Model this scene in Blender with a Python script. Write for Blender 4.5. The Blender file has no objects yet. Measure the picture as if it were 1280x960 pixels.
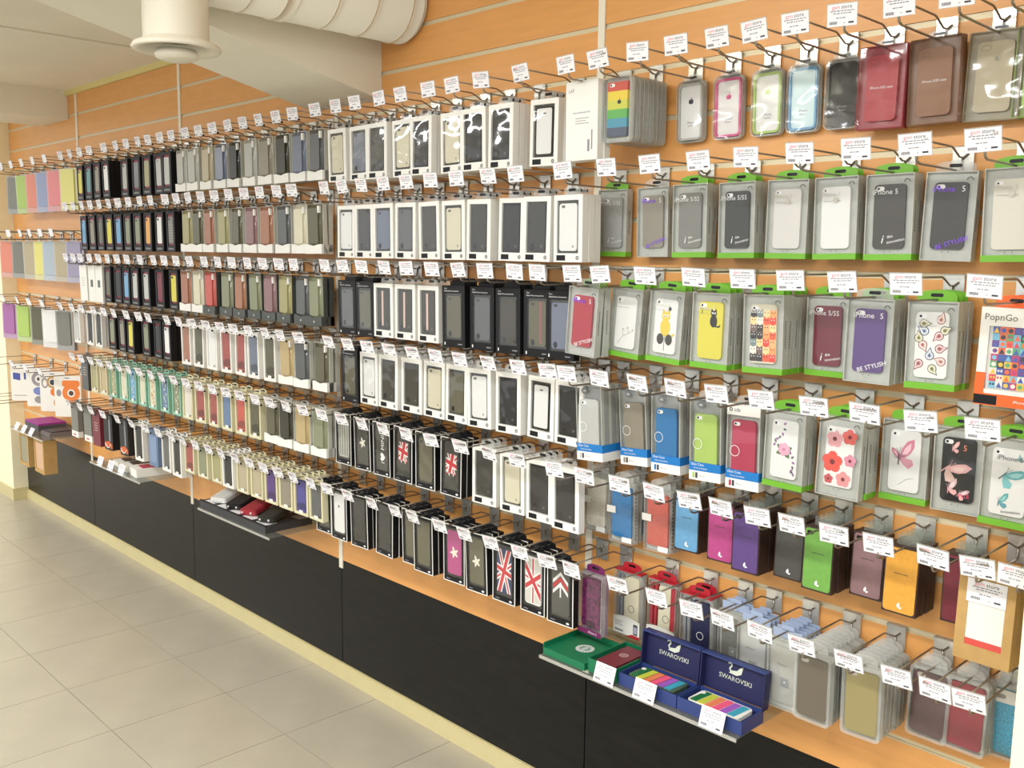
import bpy, math, random
from mathutils import Matrix, Vector
random.seed(7)
scene = bpy.context.scene
COL = scene.collection
PI = math.pi

# ------------------------------------------------------------------ camera
YAW, PITCH, ROLL, FPX = 0.8009, 0.135, -0.0134, 1192.08
CAM = Vector((5.261, -1.9135, 1.575))
fw = Vector((-math.sin(YAW)*math.cos(PITCH), math.cos(YAW)*math.cos(PITCH), -math.sin(PITCH)))
rt0 = Vector((math.cos(YAW), math.sin(YAW), 0.0)); dn0 = fw.cross(rt0)
rt = math.cos(ROLL)*rt0 + math.sin(ROLL)*dn0
dn = -math.sin(ROLL)*rt0 + math.cos(ROLL)*dn0
cd = bpy.data.cameras.new('camera'); cam = bpy.data.objects.new('camera', cd); COL.objects.link(cam)
m3 = Matrix((rt, -dn, -fw)).transposed()
cam.matrix_world = Matrix.Translation(CAM) @ m3.to_4x4()
cd.sensor_width = 36.0; cd.lens = FPX/1280.0*36.0; cd.clip_start = 0.05; cd.clip_end = 60
scene.camera = cam

# ------------------------------------------------------------------ world, lamps, exposure
w = bpy.data.worlds.new('world'); scene.world = w; w.use_nodes = True
w.node_tree.nodes['Background'].inputs[0].default_value = (0.985, 0.99, 1.0, 1)
w.node_tree.nodes['Background'].inputs[1].default_value = 0.92
def area(name, loc, sx, sy, power, col=(0.985, 0.99, 1.0), rot=(0, 0, 0)):
    l = bpy.data.lights.new(name, 'AREA'); l.shape = 'RECTANGLE'; l.size = sx; l.size_y = sy
    l.energy = power; l.color = col
    o = bpy.data.objects.new(name, l); COL.objects.link(o); o.location = loc; o.rotation_euler = rot
    return o
for lx in (-2.6, -0.9, 0.8):
    area('ceiling_lamp', (lx, -2.25, 2.37), 1.2, 0.25, 36)
for lx in (3.3, 4.8, 6.3):
    area('ceiling_lamp', (lx, -2.25, 2.58), 1.2, 0.25, 36)
for lx in (-1.0, 1.6, 3.6, 6.0):
    area('ceiling_lamp', (lx, -4.4, 2.36 if lx < 2 else 2.58), 1.2, 0.25, 36)
vs = scene.view_settings
vs.view_transform = 'Standard'; vs.look = 'None'; vs.exposure = 0.2; vs.gamma = 1.0; vs.use_curve_mapping = False

# ------------------------------------------------------------------ materials
def lin(c):
    c = c/255.0
    return c/12.92 if c <= 0.04045 else ((c+0.055)/1.055)**2.4
def rgb(t): return (lin(t[0]), lin(t[1]), lin(t[2]), 1.0)
MATS = {}
def mat(name, col, rough=0.5, metal=0.0, noise=0.0, nscale=40.0, stretch=(1, 1, 1), bump=0.0, coat=0.0, spec=0.5):
    if name in MATS: return MATS[name]
    m = bpy.data.materials.new(name); m.use_nodes = True; nt = m.node_tree
    b = nt.nodes['Principled BSDF']
    b.inputs['Roughness'].default_value = rough; b.inputs['Metallic'].default_value = metal
    b.inputs['Coat Weight'].default_value = coat; b.inputs['Coat Roughness'].default_value = 0.08
    b.inputs['Specular IOR Level'].default_value = spec
    base = rgb(col)
    b.inputs['Base Color'].default_value = base
    if noise > 0 or bump > 0:
        tc = nt.nodes.new('ShaderNodeTexCoord'); mp = nt.nodes.new('ShaderNodeMapping'); tx = nt.nodes.new('ShaderNodeTexNoise')
        mp.inputs['Scale'].default_value = stretch; tx.inputs['Scale'].default_value = nscale; tx.inputs['Detail'].default_value = 6
        nt.links.new(tc.outputs['Object'], mp.inputs['Vector']); nt.links.new(mp.outputs['Vector'], tx.inputs['Vector'])
        if noise > 0:
            rp = nt.nodes.new('ShaderNodeValToRGB')
            lo = tuple(max(0, x*(1-noise)) for x in base[:3])+(1,); hi = tuple(min(1, x*(1+noise)) for x in base[:3])+(1,)
            rp.color_ramp.elements[0].position = 0.3; rp.color_ramp.elements[1].position = 0.7
            rp.color_ramp.elements[0].color = lo; rp.color_ramp.elements[1].color = hi
            nt.links.new(tx.outputs['Fac'], rp.inputs['Fac']); nt.links.new(rp.outputs['Color'], b.inputs['Base Color'])
        if bump > 0:
            bp = nt.nodes.new('ShaderNodeBump'); bp.inputs['Strength'].default_value = bump; bp.inputs['Distance'].default_value = 0.002
            nt.links.new(tx.outputs['Fac'], bp.inputs['Height']); nt.links.new(bp.outputs['Normal'], b.inputs['Normal'])
    MATS[name] = m
    return m
def clear(name, tint=(255, 255, 255), haze=0.0, hazecol=(215, 216, 210), rough=0.06, refl=1.0, bump=0.0):
    """transparent plastic: see-through + fresnel gloss + a share of milky diffuse"""
    if name in MATS: return MATS[name]
    m = bpy.data.materials.new(name); m.use_nodes = True; nt = m.node_tree; nt.nodes.clear()
    o = nt.nodes.new('ShaderNodeOutputMaterial'); t = nt.nodes.new('ShaderNodeBsdfTransparent'); t.inputs[0].default_value = rgb(tint)
    d = nt.nodes.new('ShaderNodeBsdfDiffuse'); d.inputs[0].default_value = rgb(hazecol)
    g = nt.nodes.new('ShaderNodeBsdfGlossy'); g.inputs['Roughness'].default_value = rough
    m1 = nt.nodes.new('ShaderNodeMixShader'); m1.inputs[0].default_value = haze
    nt.links.new(t.outputs[0], m1.inputs[1]); nt.links.new(d.outputs[0], m1.inputs[2])
    fr = nt.nodes.new('ShaderNodeLayerWeight'); fr.inputs[0].default_value = 0.5
    pw = nt.nodes.new('ShaderNodeMath'); pw.operation = 'POWER'; pw.inputs[1].default_value = 4.0
    mu = nt.nodes.new('ShaderNodeMath'); mu.operation = 'MULTIPLY_ADD'; mu.inputs[1].default_value = 0.7*refl; mu.inputs[2].default_value = 0.035*refl
    nt.links.new(fr.outputs['Facing'], pw.inputs[0]); nt.links.new(pw.outputs[0], mu.inputs[0])
    m2 = nt.nodes.new('ShaderNodeMixShader'); nt.links.new(mu.outputs[0], m2.inputs[0])
    nt.links.new(m1.outputs[0], m2.inputs[1]); nt.links.new(g.outputs[0], m2.inputs[2]); nt.links.new(m2.outputs[0], o.inputs[0])
    if bump > 0:
        tc = nt.nodes.new('ShaderNodeTexCoord'); oi = nt.nodes.new('ShaderNodeObjectInfo'); ad = nt.nodes.new('ShaderNodeVectorMath')
        tx = nt.nodes.new('ShaderNodeTexNoise'); tx.inputs['Scale'].default_value = 14; tx.inputs['Detail'].default_value = 1
        nt.links.new(tc.outputs['Object'], ad.inputs[0]); nt.links.new(oi.outputs['Location'], ad.inputs[1]); nt.links.new(ad.outputs[0], tx.inputs['Vector'])
        bp = nt.nodes.new('ShaderNodeBump'); bp.inputs['Strength'].default_value = bump; bp.inputs['Distance'].default_value = 0.02
        nt.links.new(tx.outputs['Fac'], bp.inputs['Height']); nt.links.new(bp.outputs['Normal'], g.inputs['Normal'])
    MATS[name] = m
    return m

PAL = {'white': (240, 240, 236), 'pearl white': (222, 220, 212), 'ivory': (226, 222, 204), 'cream': (224, 217, 186), 'silver': (196, 197, 192),
 'silver glitter': (178, 180, 176), 'taupe grey': (150, 142, 122), 'grey': (128, 127, 118), 'charcoal': (50, 50, 45), 'dark olive': (62, 58, 44),
 'black olive': (50, 46, 36), 'olive': (100, 97, 70), 'red': (190, 44, 58), 'yellow': (226, 214, 52), 'orange': (236, 108, 52), 'maroon': (128, 34, 52),
 'purple': (96, 66, 138), 'black': (24, 24, 26), 'bright blue': (34, 124, 190), 'lime green': (176, 210, 92), 'crimson': (198, 50, 84),
 'coral red': (214, 92, 80), 'sky blue': (98, 166, 214), 'magenta': (196, 66, 138), 'dark grey': (80, 78, 74), 'apple green': (112, 178, 66),
 'mauve': (152, 112, 114), 'amber': (240, 166, 44), 'wine red': (132, 38, 54), 'kraft brown': (186, 150, 92), 'purple glitter': (128, 44, 100),
 'navy': (36, 40, 78), 'pale grey': (186, 186, 176), 'dark taupe': (104, 92, 74), 'olive gold': (160, 144, 82), 'plum brown': (98, 66, 70),
 'deep red': (158, 38, 54), 'teal blue': (36, 140, 172), 'slate blue': (112, 122, 142), 'slate grey': (96, 98, 98), 'beige': (190, 176, 142),
 'khaki': (172, 164, 110), 'terracotta': (176, 116, 90), 'copper': (176, 118, 84), 'sage': (142, 146, 112), 'sand': (198, 172, 118),
 'brick red': (178, 84, 76), 'steel blue': (104, 132, 172), 'indigo': (86, 80, 158), 'teal': (78, 146, 148), 'hot pink': (232, 68, 140),
 'clear grey': (190, 190, 182), 'glossy black': (34, 36, 42), 'brown': (150, 96, 58), 'salmon': (240, 138, 112), 'periwinkle': (150, 164, 206),
 'rose pink': (244, 136, 140), 'pale yellow': (234, 228, 118), 'pale blue': (176, 194, 208), 'lavender': (164, 158, 190), 'orchid': (178, 106, 176),
 'rainbow': (210, 90, 80)}
for k_ in PAL:      # printed swatches are a little less vivid than pure plastic
    l_ = 0.3*PAL[k_][0]+0.59*PAL[k_][1]+0.11*PAL[k_][2]; PAL[k_] = tuple(int(0.95*(0.86*c_+0.14*l_)) for c_ in PAL[k_])
def cm(name, rough=0.42):   # plastic of a named colour
    gl = 'glitter' in name
    return mat('plastic_'+name.replace(' ', '_'), PAL[name], rough, noise=0.35 if gl else 0.0, nscale=900 if gl else 40)
M_WHITE = mat('white_card', (236, 235, 228), 0.5)
M_CREAM = mat('cream_card', (214, 208, 172), 0.55)
M_MINT = mat('mint_card', (138, 188, 162), 0.55)
M_BLACK = mat('black_card', (20, 20, 23), 0.5, spec=0.3)
M_DINS = mat('dark_insert', (58, 58, 51), 0.6)
M_FROST = mat('frosted_plastic', (182, 184, 176), 0.35, noise=0.06, nscale=60)
M_FROSTD = mat('frosted_plastic_grey', (150, 152, 148), 0.3, noise=0.08, nscale=50)
M_GREEN = mat('green_plastic', (114, 178, 50), 0.35)
M_FILM = clear('clear_film', bump=0.2, refl=1.0)
M_SHELL = clear('clear_shell', haze=0.28, rough=0.1)
M_ACRYL = clear('clear_acrylic', tint=(240, 244, 240), haze=0.10, rough=0.04)
M_CHROME = mat('chrome', (226, 226, 220), 0.25, 0.7)
M_WIRE = mat('steel_wire', (158, 150, 140), 0.33, 0.85)
M_TAG = mat('tag_paper', (236, 235, 238), 0.5)
M_INK = mat('dark_ink', (62, 60, 70), 0.6)
M_INKG = mat('grey_ink', (140, 138, 146), 0.6)
M_PINKI = mat('pink_ink', (226, 110, 130), 0.6)
M_WINK = mat('white_ink', (240, 240, 240), 0.5)
M_VIOL = mat('violet_foil', (140, 90, 235), 0.3)
M_LENS = mat('lens_black', (20, 20, 22), 0.2)

# ------------------------------------------------------------------ mesh building
class MB:
    def __init__(s): s.v = []; s.f = []; s.mi = []; s.mats = []; s.sm = []
    def _m(s, m):
        if m not in s.mats: s.mats.append(m)
        return s.mats.index(m)
    def face(s, idx, m, smooth=False): s.f.append(idx); s.mi.append(s._m(m)); s.sm.append(smooth)
    def box(s, x0, x1, y0, y1, z0, z1, m):
        b = len(s.v)
        s.v += [(x0, y0, z0), (x1, y0, z0), (x1, y1, z0), (x0, y1, z0), (x0, y0, z1), (x1, y0, z1), (x1, y1, z1), (x0, y1, z1)]
        for q in ((0, 3, 2, 1), (4, 5, 6, 7), (0, 1, 5, 4), (1, 2, 6, 5), (2, 3, 7, 6), (3, 0, 4, 7)): s.face([b+i for i in q], m)
        return s
    def prism(s, pts, y0, y1, m, smooth=False):       # polygon (x,z) extruded along y, y0 is the front
        b = len(s.v); n = len(pts)
        a = sum(pts[i][0]*pts[(i+1) % n][1]-pts[(i+1) % n][0]*pts[i][1] for i in range(n))
        if a < 0: pts = pts[::-1]
        s.v += [(p[0], y0, p[1]) for p in pts]+[(p[0], y1, p[1]) for p in pts]
        s.face([b+i for i in range(n)], m); s.face([b+n+i for i in reversed(range(n))], m)
        for i in range(n):
            j = (i+1) % n; s.face([b+i, b+n+i, b+n+j, b+j], m, smooth)
        return s
    def rrect(s, x0, x1, z0, z1, r, y0, y1, m, seg=3): return s.prism(rr(x0, x1, z0, z1, r, seg), y0, y1, m)
    def ring(s, outer, inner, y0, y1, m):             # frame between two outlines with equal point counts
        n = len(outer); b = len(s.v)
        for y in (y0, y1): s.v += [(p[0], y, p[1]) for p in outer]+[(p[0], y, p[1]) for p in inner]
        for i in range(n):
            j = (i+1) % n; o0, i0, o1, i1 = b, b+n, b+2*n, b+3*n
            s.face([o0+i, o0+j, i0+j, i0+i], m); s.face([o1+i, i1+i, i1+j, o1+j], m)
            s.face([o0+i, o1+i, o1+j, o0+j], m); s.face([i0+i, i0+j, i1+j, i1+i], m)
        return s
    def tube(s, path, r, m, n=6):
        b = len(s.v); P = [Vector(p) for p in path]
        for i, p in enumerate(P):
            t = (P[min(i+1, len(P)-1)]-P[max(i-1, 0)]).normalized()
            u = t.cross(Vector((0.3, 0.1, 1))).normalized() if abs(t.z) < 0.9 else t.cross(Vector((1, 0, 0))).normalized()
            v = t.cross(u)
            for k in range(n):
                a = 2*PI*k/n; q = p+u*(r*math.cos(a))+v*(r*math.sin(a)); s.v.append(tuple(q))
        for i in range(len(P)-1):
            for k in range(n):
                l = (k+1) % n; s.face([b+i*n+k, b+i*n+l, b+(i+1)*n+l, b+(i+1)*n+k], m, True)
        s.face([b+k for k in reversed(range(n))], m); s.face([b+(len(P)-1)*n+k for k in range(n)], m)
        return s
    def lathe(s, prof, c, m, n=32, smooth=True):      # prof of (r,z) round the vertical through c
        b = len(s.v); k = len(prof)
        for i in range(n):
            a = 2*PI*i/n
            for r, z in prof: s.v.append((c[0]+r*math.cos(a), c[1]+r*math.sin(a), c[2]+z))
        for i in range(n):
            j = (i+1) % n
            for q in range(k-1): s.face([b+i*k+q, b+j*k+q, b+j*k+q+1, b+i*k+q+1], m, smooth)
        return s
    def mesh(s, name):
        me = bpy.data.meshes.new(name); me.from_pydata(s.v, [], s.f)
        for m in s.mats: me.materials.append(m)
        me.polygons.foreach_set('material_index', s.mi); me.polygons.foreach_set('use_smooth', s.sm); me.update()
        return me
def rr(x0, x1, z0, z1, r, seg=3):
    o = []
    for cx, cz, a0 in ((x1-r, z1-r, 0), (x0+r, z1-r, 90), (x0+r, z0+r, 180), (x1-r, z0+r, 270)):
        for i in range(seg+1):
            a = math.radians(a0+90*i/seg); o.append((cx+r*math.cos(a), cz+r*math.sin(a)))
    return o
def circ(cx, cz, r, n=16, ry=None): return [(cx+r*math.cos(2*PI*i/n), cz+(ry or r)*math.sin(2*PI*i/n)) for i in range(n)]
TXT = {}
def text_geo(body, size, align='CENTER'):
    k = (body, size, align)
    if k not in TXT:
        c = bpy.data.curves.new('t', 'FONT'); c.body = body; c.size = size; c.align_x = align; c.align_y = 'CENTER'; c.resolution_u = 2
        o = bpy.data.objects.new('t', c); COL.objects.link(o)
        dg = bpy.context.evaluated_depsgraph_get(); me = bpy.data.meshes.new_from_object(o.evaluated_get(dg))
        TXT[k] = ([v.co.copy() for v in me.vertices], [list(p.vertices) for p in me.polygons])
        bpy.data.objects.remove(o); bpy.data.curves.remove(c); bpy.data.meshes.remove(me)
    return TXT[k]
def add_text(mb, body, size, x, y, z, m, rot=0.0, sx=1.0, align='CENTER'):
    vs_, fs = text_geo(body, size, align); b = len(mb.v); c, s = math.cos(rot), math.sin(rot)
    for v in vs_:
        u, w_ = v.x*sx, v.y; mb.v.append((x+u*c-w_*s, y, z+u*s+w_*c))
    for f in fs: mb.face([b+i for i in f], m)
    return mb
def place(name, data, parent=None, loc=(0, 0, 0), rot=None):
    o = bpy.data.objects.new(name, data); COL.objects.link(o); o.location = loc
    if rot: o.rotation_euler = rot
    if parent: o.parent = parent
    return o
def thing(name, label, cat, loc=(0, 0, 0), rot=(0, 0, 0), group=None):
    o = place(name, None, None, loc, rot); o.empty_display_size = 0.02; o['label'] = label; o['category'] = cat
    if group: o['group'] = group
    return o
def struct(name, mesh, parent=None, loc=(0, 0, 0), label=None, cat=None):
    o = place(name, mesh, parent, loc)
    if parent is None: o['kind'] = 'structure'
    if label: o['label'] = label
    if cat: o['category'] = cat
    return o
# ------------------------------------------------------------------ the setting
PITCHS = 0.1213
def slot_z(k): return 2.1496-PITCHS*k
ROWZ = [slot_z(k) for k in (1, 3, 5, 7, 9, 11)]
XL, XR = -1.11, 5.2
M_ORANGE = mat('orange_laminate', (224, 162, 94), 0.33, noise=0.05, nscale=7, stretch=(1, 1, 9))
M_STRIP = mat('slot_aluminium', (216, 204, 170), 0.35, 0.1)
M_SEAM = mat('seam_strip_white', (236, 230, 212), 0.4)
M_DARK = mat('dark_wood_laminate', (19, 18, 17), 0.28, noise=0.5, nscale=9, stretch=(1, 1, 5), bump=0.08, spec=0.26)
M_PAINT = mat('cream_paint', (234, 229, 212), 0.75, noise=0.03, nscale=3)
M_PILLAR = mat('pillar_paint', (246, 238, 204), 0.7)
M_TILE = mat('beige_tile', (180, 173, 155), 0.30, noise=0.06, nscale=5)
M_GROUT = mat('grout', (128, 120, 102), 0.8)
M_PLINTH = mat('plinth_tile', (206, 194, 146), 0.35, noise=0.03, nscale=12)

mb = MB(); mb.box(XL-0.3, XR, 0.014, 0.10, 0.0, 2.75, mat('backing_board', (120, 84, 54), 0.7))
wall = struct('wall_back', mb.mesh('wall_back'), label='orange slatwall covered with hanging phone accessories', cat='wall')
seams = [XL]+[1.2*t for t in range(0, 4)]+[4.8, XR]
slat_cache = {}
ks = list(range(-4, 14))
for si in range(len(seams)-1):
    x0, x1 = seams[si], seams[si+1]; wd = x1-x0-0.003
    for k in ks:
        zt = slot_z(k)-0.0065; zb = slot_z(k+1)+0.0065 if k < 13 else 0.455
        key = (round(wd, 4), round(zt-zb, 4))
        if key not in slat_cache:
            b = MB(); b.box(0, wd, 0, 0.014, 0, zt-zb, M_ORANGE); slat_cache[key] = b.mesh('slat')
        place('slat', slat_cache[key], wall, (x0+0.0015, 0, zb))
        sk = ('strip', round(wd, 4))
        if sk not in slat_cache:
            b = MB(); b.box(0, wd, 0.004, 0.013, -0.0065, 0.0065, M_STRIP); b.box(0, wd, 0.0008, 0.006, -0.0075, -0.0035, M_STRIP)
            slat_cache[sk] = b.mesh('slot_strip')
        place('slot_strip', slat_cache[sk], wall, (x0+0.0015, 0, slot_z(k)))
b = MB(); b.box(-0.011, 0.011, -0.004, 0.0, 0.425, 2.5, M_SEAM); seam_me = b.mesh('seam_strip')
for t in range(0, 4): place('seam_strip', seam_me, wall, (1.2*t, 0, 0))
bp_cache = {}
for si in range(len(seams)-1):
    x0, x1 = seams[si], seams[si+1]; wd = x1-x0-0.004
    b = MB(); b.box(0, wd, 0, 0.014, 0.055, 0.4535, M_DARK)
    place('base_panel', b.mesh('base_panel'), wall, (x0+0.002, 0, 0))
b = MB(); b.box(XL, XR, -0.012, 0.012, 0.0, 0.055, M_PLINTH); b.box(XL, XR, -0.008, 0.012, 0.055, 0.060, M_PLINTH)
struct('baseboard_back', b.mesh('baseboard_back'), label='cream tile skirting along the foot of the dark panels', cat='baseboard')

# floor with single tiles
b = MB(); b.box(-5, 9, -6, 0.1, -0.08, -0.0025, M_GROUT)
floor = struct('floor', b.mesh('floor'), label='beige tiled shop floor in front of the display wall', cat='floor')
TP = 0.405; tiles = []
ycuts = [0.0, -0.382]+[-0.382-TP*i for i in range(1, 7)]
tile_cache = {}
for j in range(len(ycuts)-1):
    y1, y0 = ycuts[j], ycuts[j+1]; hh = y1-y0-0.0025
    for i in range(-10, 14):
        x0 = 0.2+TP*i
        key = round(hh, 4)
        if key not in tile_cache:
            b = MB(); b.box(0, TP-0.0025, 0, hh, -0.012, 0.0, M_TILE); tile_cache[key] = b.mesh('tile')
        place('tile', tile_cache[key], floor, (x0, y0, 0))

# ceiling, beams, pillars
b = MB(); b.box(-6, 1.225, -6, 0.1, 2.398, 2.6, M_PAINT); b.box(1.228, 2.3, -6, 0.1, 2.404, 2.6, M_PAINT)
b.box(2.6, 9, -6, 0.1, 2.62, 2.75, M_PAINT)
struct('ceiling', b.mesh('ceiling'), label='cream painted ceiling above the display wall', cat='ceiling')
b = MB()
yz = [(0.0, 2.067), (-1.4, 2.385), (-6, 2.385), (-6, 2.74), (0.0, 2.74)]
n0 = len(b.v); b.v += [(2.26, y, z) for y, z in yz]+[(2.66, y, z) for y, z in yz]
b.face([0, 1, 2, 3, 4], M_PAINT); b.face([9, 8, 7, 6, 5], M_PAINT)
for i in range(5):
    j = (i+1) % 5; b.face([i, i+5, j+5, j], M_PAINT)
struct('trim_1', b.mesh('haunched_beam'), label='cream haunched ceiling beam deepening towards the wall', cat='beam')
b = MB(); b.box(-0.52, -0.12, -6, -0.0005, 2.252, 2.5, M_PAINT)
struct('trim_2', b.mesh('far_beam'), label='cream square ceiling beam at the far end', cat='beam')
b = MB(); b.box(-0.12, 1.225, -0.014, -0.0005, 2.372, 2.398, mat('cove_cream', (222, 208, 140), 0.6))
struct('trim_3', b.mesh('cove'), label='thin yellowish cove strip where ceiling meets wall', cat='trim')
b = MB(); b.box(-4, XL, -0.085, 0.1, 0.0, 2.398, M_PILLAR)
pl = struct('wall_left', b.mesh('wall_left'), label='pale cream wall end beside the farthest bay', cat='wall')
b = MB(); b.box(-4, XL+0.008, -0.093, 0.0, 0.0, 0.075, M_PLINTH)
struct('baseboard_left', b.mesh('baseboard_left'), label='cream tile skirting round the pale wall end', cat='baseboard')
b = MB(); b.box(4.782, 5.15, -0.30, 0.0, 0.0, 2.62, M_PILLAR)
struct('wall_right', b.mesh('wall_right'), label='pale cream pillar at the right edge', cat='pillar')

# air duct with round diffuser
M_DUCT = mat('duct_white', (232, 226, 208), 0.5)
DX, DZ, DR = 2.795, 2.337, 0.117
duct = thing('air_duct', 'round white ventilation duct running out from the wall under the ceiling', 'duct', (DX, 0, DZ))
def cyl_y(y0, y1, r, m, n=36, cap=False):
    q = MB()
    for y in (y0, y1): q.v += [(r*math.cos(2*PI*i/n), y, r*math.sin(2*PI*i/n)) for i in range(n)]
    for i in range(n):
        j = (i+1) % n; q.face([i, j, n+j, n+i], m, True)
    q.face(list(range(n)), m); q.face([n+i for i in reversed(range(n))], m)
    return q
place('duct_pipe', cyl_y(-4.0, -0.022, DR, M_DUCT).mesh('duct_pipe'), duct)
place('duct_end_cap', cyl_y(-0.022, -0.004, DR-0.012, M_DUCT).mesh('duct_end_cap'), duct)
rme = cyl_y(-0.005, 0.005, DR+0.0025, M_DUCT).mesh('seam_ring'); rme2 = cyl_y(-0.018, 0.018, DR+0.004, M_DUCT).mesh('collar')
for y in (-0.06, -0.185, -0.313, -0.569, -0.72, -0.9): place('seam_ring', rme, duct, (0, y, 0))
place('collar', rme2, duct, (0, -0.455, 0))
dif = thing('air_diffuser', 'white round ceiling air diffuser with flared rim below the duct', 'air vent', (DX, -0.755, 2.09))
q = MB(); q.lathe([(0.083, 0.02), (0.083, 0.129)], (0, 0, 0), M_DUCT); place('neck', q.mesh('neck'), dif)
q = MB(); q.lathe([(0.080, 0.030), (0.085, 0.022), (0.108, 0.012), (0.113, 0.004), (0.109, -0.002), (0.094, 0.0), (0.084, 0.014), (0.078, 0.03)], (0, 0, 0), M_DUCT); place('rim', q.mesh('rim'), dif)
q = MB(); q.lathe([(0.0, 0.035), (0.082, 0.035)], (0, 0, 0), mat('vent_dark', (34, 32, 28), 0.8)); place('throat', q.mesh('throat'), dif)
q = MB(); q.lathe([(0.0, 0.004), (0.050, 0.0), (0.056, -0.012), (0.052, -0.020), (0.035, -0.027), (0.0, -0.029)], (0, 0, 0), M_DUCT); place('disc', q.mesh('disc'), dif)
# ------------------------------------------------------------------ package designs
# a recipe is (w, h, d, drop, front_parts, back_parts); parts are (name, mesh, parent_index or None)
# local frame: x along the wall, front face at y=-d, back at y=0, bottom at z=0
def one(name, fn):
    q = MB(); fn(q); return (name, q.mesh(name), None)
def sub(name, fn, i):
    q = MB(); fn(q); return (name, q.mesh(name), i)
def camera_hole(q, x, z, y, s=1.0, dark=False):
    q.rrect(x, x+0.017*s, z-0.009*s, z, 0.0042*s, y-0.0004, y, M_LENS if dark else M_WINK)
    q.prism(circ(x+0.0048*s, z-0.0045*s, 0.0028*s, 10), y-0.0008, y-0.0004, M_WINK if dark else M_LENS)
def frame_box(q, w, h, d, m, bl, br, bb, bt, edge=None):
    """carton with a window cut in its front"""
    q.box(-w/2, w/2, -d+0.006, 0, 0, h, m)
    q.ring([(-w/2, 0), (w/2, 0), (w/2, h), (-w/2, h)], [(-w/2+bl, bb), (w/2-br, bb), (w/2-br, h-bt), (-w/2+bl, h-bt)], -d, -d+0.006, m)
def tabp(q, w, z0, hh, m, y=-0.006, hole=True):
    """hang tab with a euro slot"""
    n = 10; pts = [(-w/2, z0)]+[(w/2, z0)]+[(w/2*math.cos(PI*i/n), z0+hh*(0.55+0.45*math.sin(PI*i/n))) for i in range(n+1)]
    q.prism(pts, y-0.0006, y+0.0006, m)
    if hole: q.rrect(-0.012, 0.012, z0+hh*0.42, z0+hh*0.72, hh*0.14, y-0.0011, y-0.0006, M_LENS, 2)

C = lambda r, g, b: mat('print_%02x%02x%02x' % (r, g, b), (r, g, b), 0.5)
def petals(q, cx, cz, r, n, col, y, col2=None, sq=1.0):
    for i in range(n):
        a = 2*PI*i/n+0.3
        px, pz = cx+0.55*r*math.cos(a), cz+0.55*r*math.sin(a)*sq
        q.prism(circ(px, pz, r*0.5, 9, r*0.5*sq), y-0.0002-0.00002*i, y, col)
    if col2: q.prism(circ(cx, cz, r*0.26, 8), y-0.0006, y, col2)
def leaf(q, x, z, a, L, wd, col, y):
    c, s = math.cos(a), math.sin(a); pts = []
    for u, v in ((0, 0), (0.3, 0.5), (0.65, 0.42), (1, 0), (0.65, -0.42), (0.3, -0.5)): pts.append((x+u*L*c-v*wd*s, z+u*L*s+v*wd*c))
    q.prism(pts, y-0.0003, y, col)
def stroke(q, pts, wd, col, y):
    for (x0, z0), (x1, z1) in zip(pts[:-1], pts[1:]):
        L = math.hypot(x1-x0, z1-z0) or 1e-6; nx, nz = -(z1-z0)/L*wd/2, (x1-x0)/L*wd/2
        q.prism([(x0+nx, z0+nz), (x0-nx, z0-nz), (x1-nx, z1-nz), (x1+nx, z1+nz)], y-0.0003, y, col)
def cat_shape(q, x, z, s, col, y, eyes=True):
    q.prism(circ(x, z+0.35*s, 0.26*s, 12, 0.38*s), y-0.0003, y, col)
    q.prism(circ(x, z+0.82*s, 0.22*s, 12, 0.19*s), y-0.00035, y, col)
    for e in (-1, 1): q.prism([(x+e*0.20*s, z+0.86*s), (x+e*0.04*s, z+0.98*s), (x+e*0.17*s, z+1.12*s)], y-0.0003, y, col)
    stroke(q, [(x+0.15*s, z+0.05*s), (x+0.38*s, z+0.02*s), (x+0.46*s, z+0.14*s)], 0.09*s, col, y)
    if eyes:
        for e in (-1, 1):
            q.prism(circ(x+e*0.08*s, z+0.84*s, 0.065*s, 8), y-0.0006, y, M_WINK); q.prism(circ(x+e*0.07*s, z+0.83*s, 0.028*s, 6), y-0.0008, y, M_LENS)
def wing(q, x, z, s, a, cols, y):
    def R(u, v): return (x+s*(u*math.cos(a)-v*math.sin(a)), z+s*(u*math.sin(a)+v*math.cos(a)))
    up = [R(0, 0), R(0.25, 0.55), R(0.6, 0.95), R(1.0, 1.05), R(0.95, 0.6), R(0.7, 0.25), R(0.35, 0.02)]
    lo = [R(0, 0), R(0.4, 0.0), R(0.75, -0.1), R(0.8, -0.4), R(0.5, -0.6), R(0.2, -0.35)]
    q.prism(up, y-0.0003, y, cols[0]); q.prism(lo, y-0.0003, y, cols[1])
    inn = [R(0.2, 0.2), R(0.45, 0.6), R(0.8, 0.85), R(0.75, 0.5), R(0.5, 0.22)]
    q.prism(inn, y-0.0005, y, cols[2])
    stroke(q, [R(-0.05, -0.35), R(0.05, 0.25)], 0.07*s, cols[3], y-0.0005); stroke(q, [R(0.05, 0.25), R(-0.05, 0.6)], 0.02*s, cols[3], y-0.0005)
    stroke(q, [R(0.05, 0.25), R(0.2, 0.65)], 0.02*s, cols[3], y-0.0005)
def clip_poly(P, x0, x1, z0, z1):
    for ax, lim, sg in ((0, x0, 1), (0, x1, -1), (1, z0, 1), (1, z1, -1)):
        O = []
        for i in range(len(P)):
            a, b = P[i], P[(i+1) % len(P)]; ia, ib = sg*(a[ax]-lim) >= 0, sg*(b[ax]-lim) >= 0
            if ia: O.append(a)
            if ia != ib:
                t = (lim-a[ax])/(b[ax]-a[ax]); O.append((a[0]+t*(b[0]-a[0]), a[1]+t*(b[1]-a[1])))
        P = O
        if len(P) < 3: return None
    return P
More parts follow.
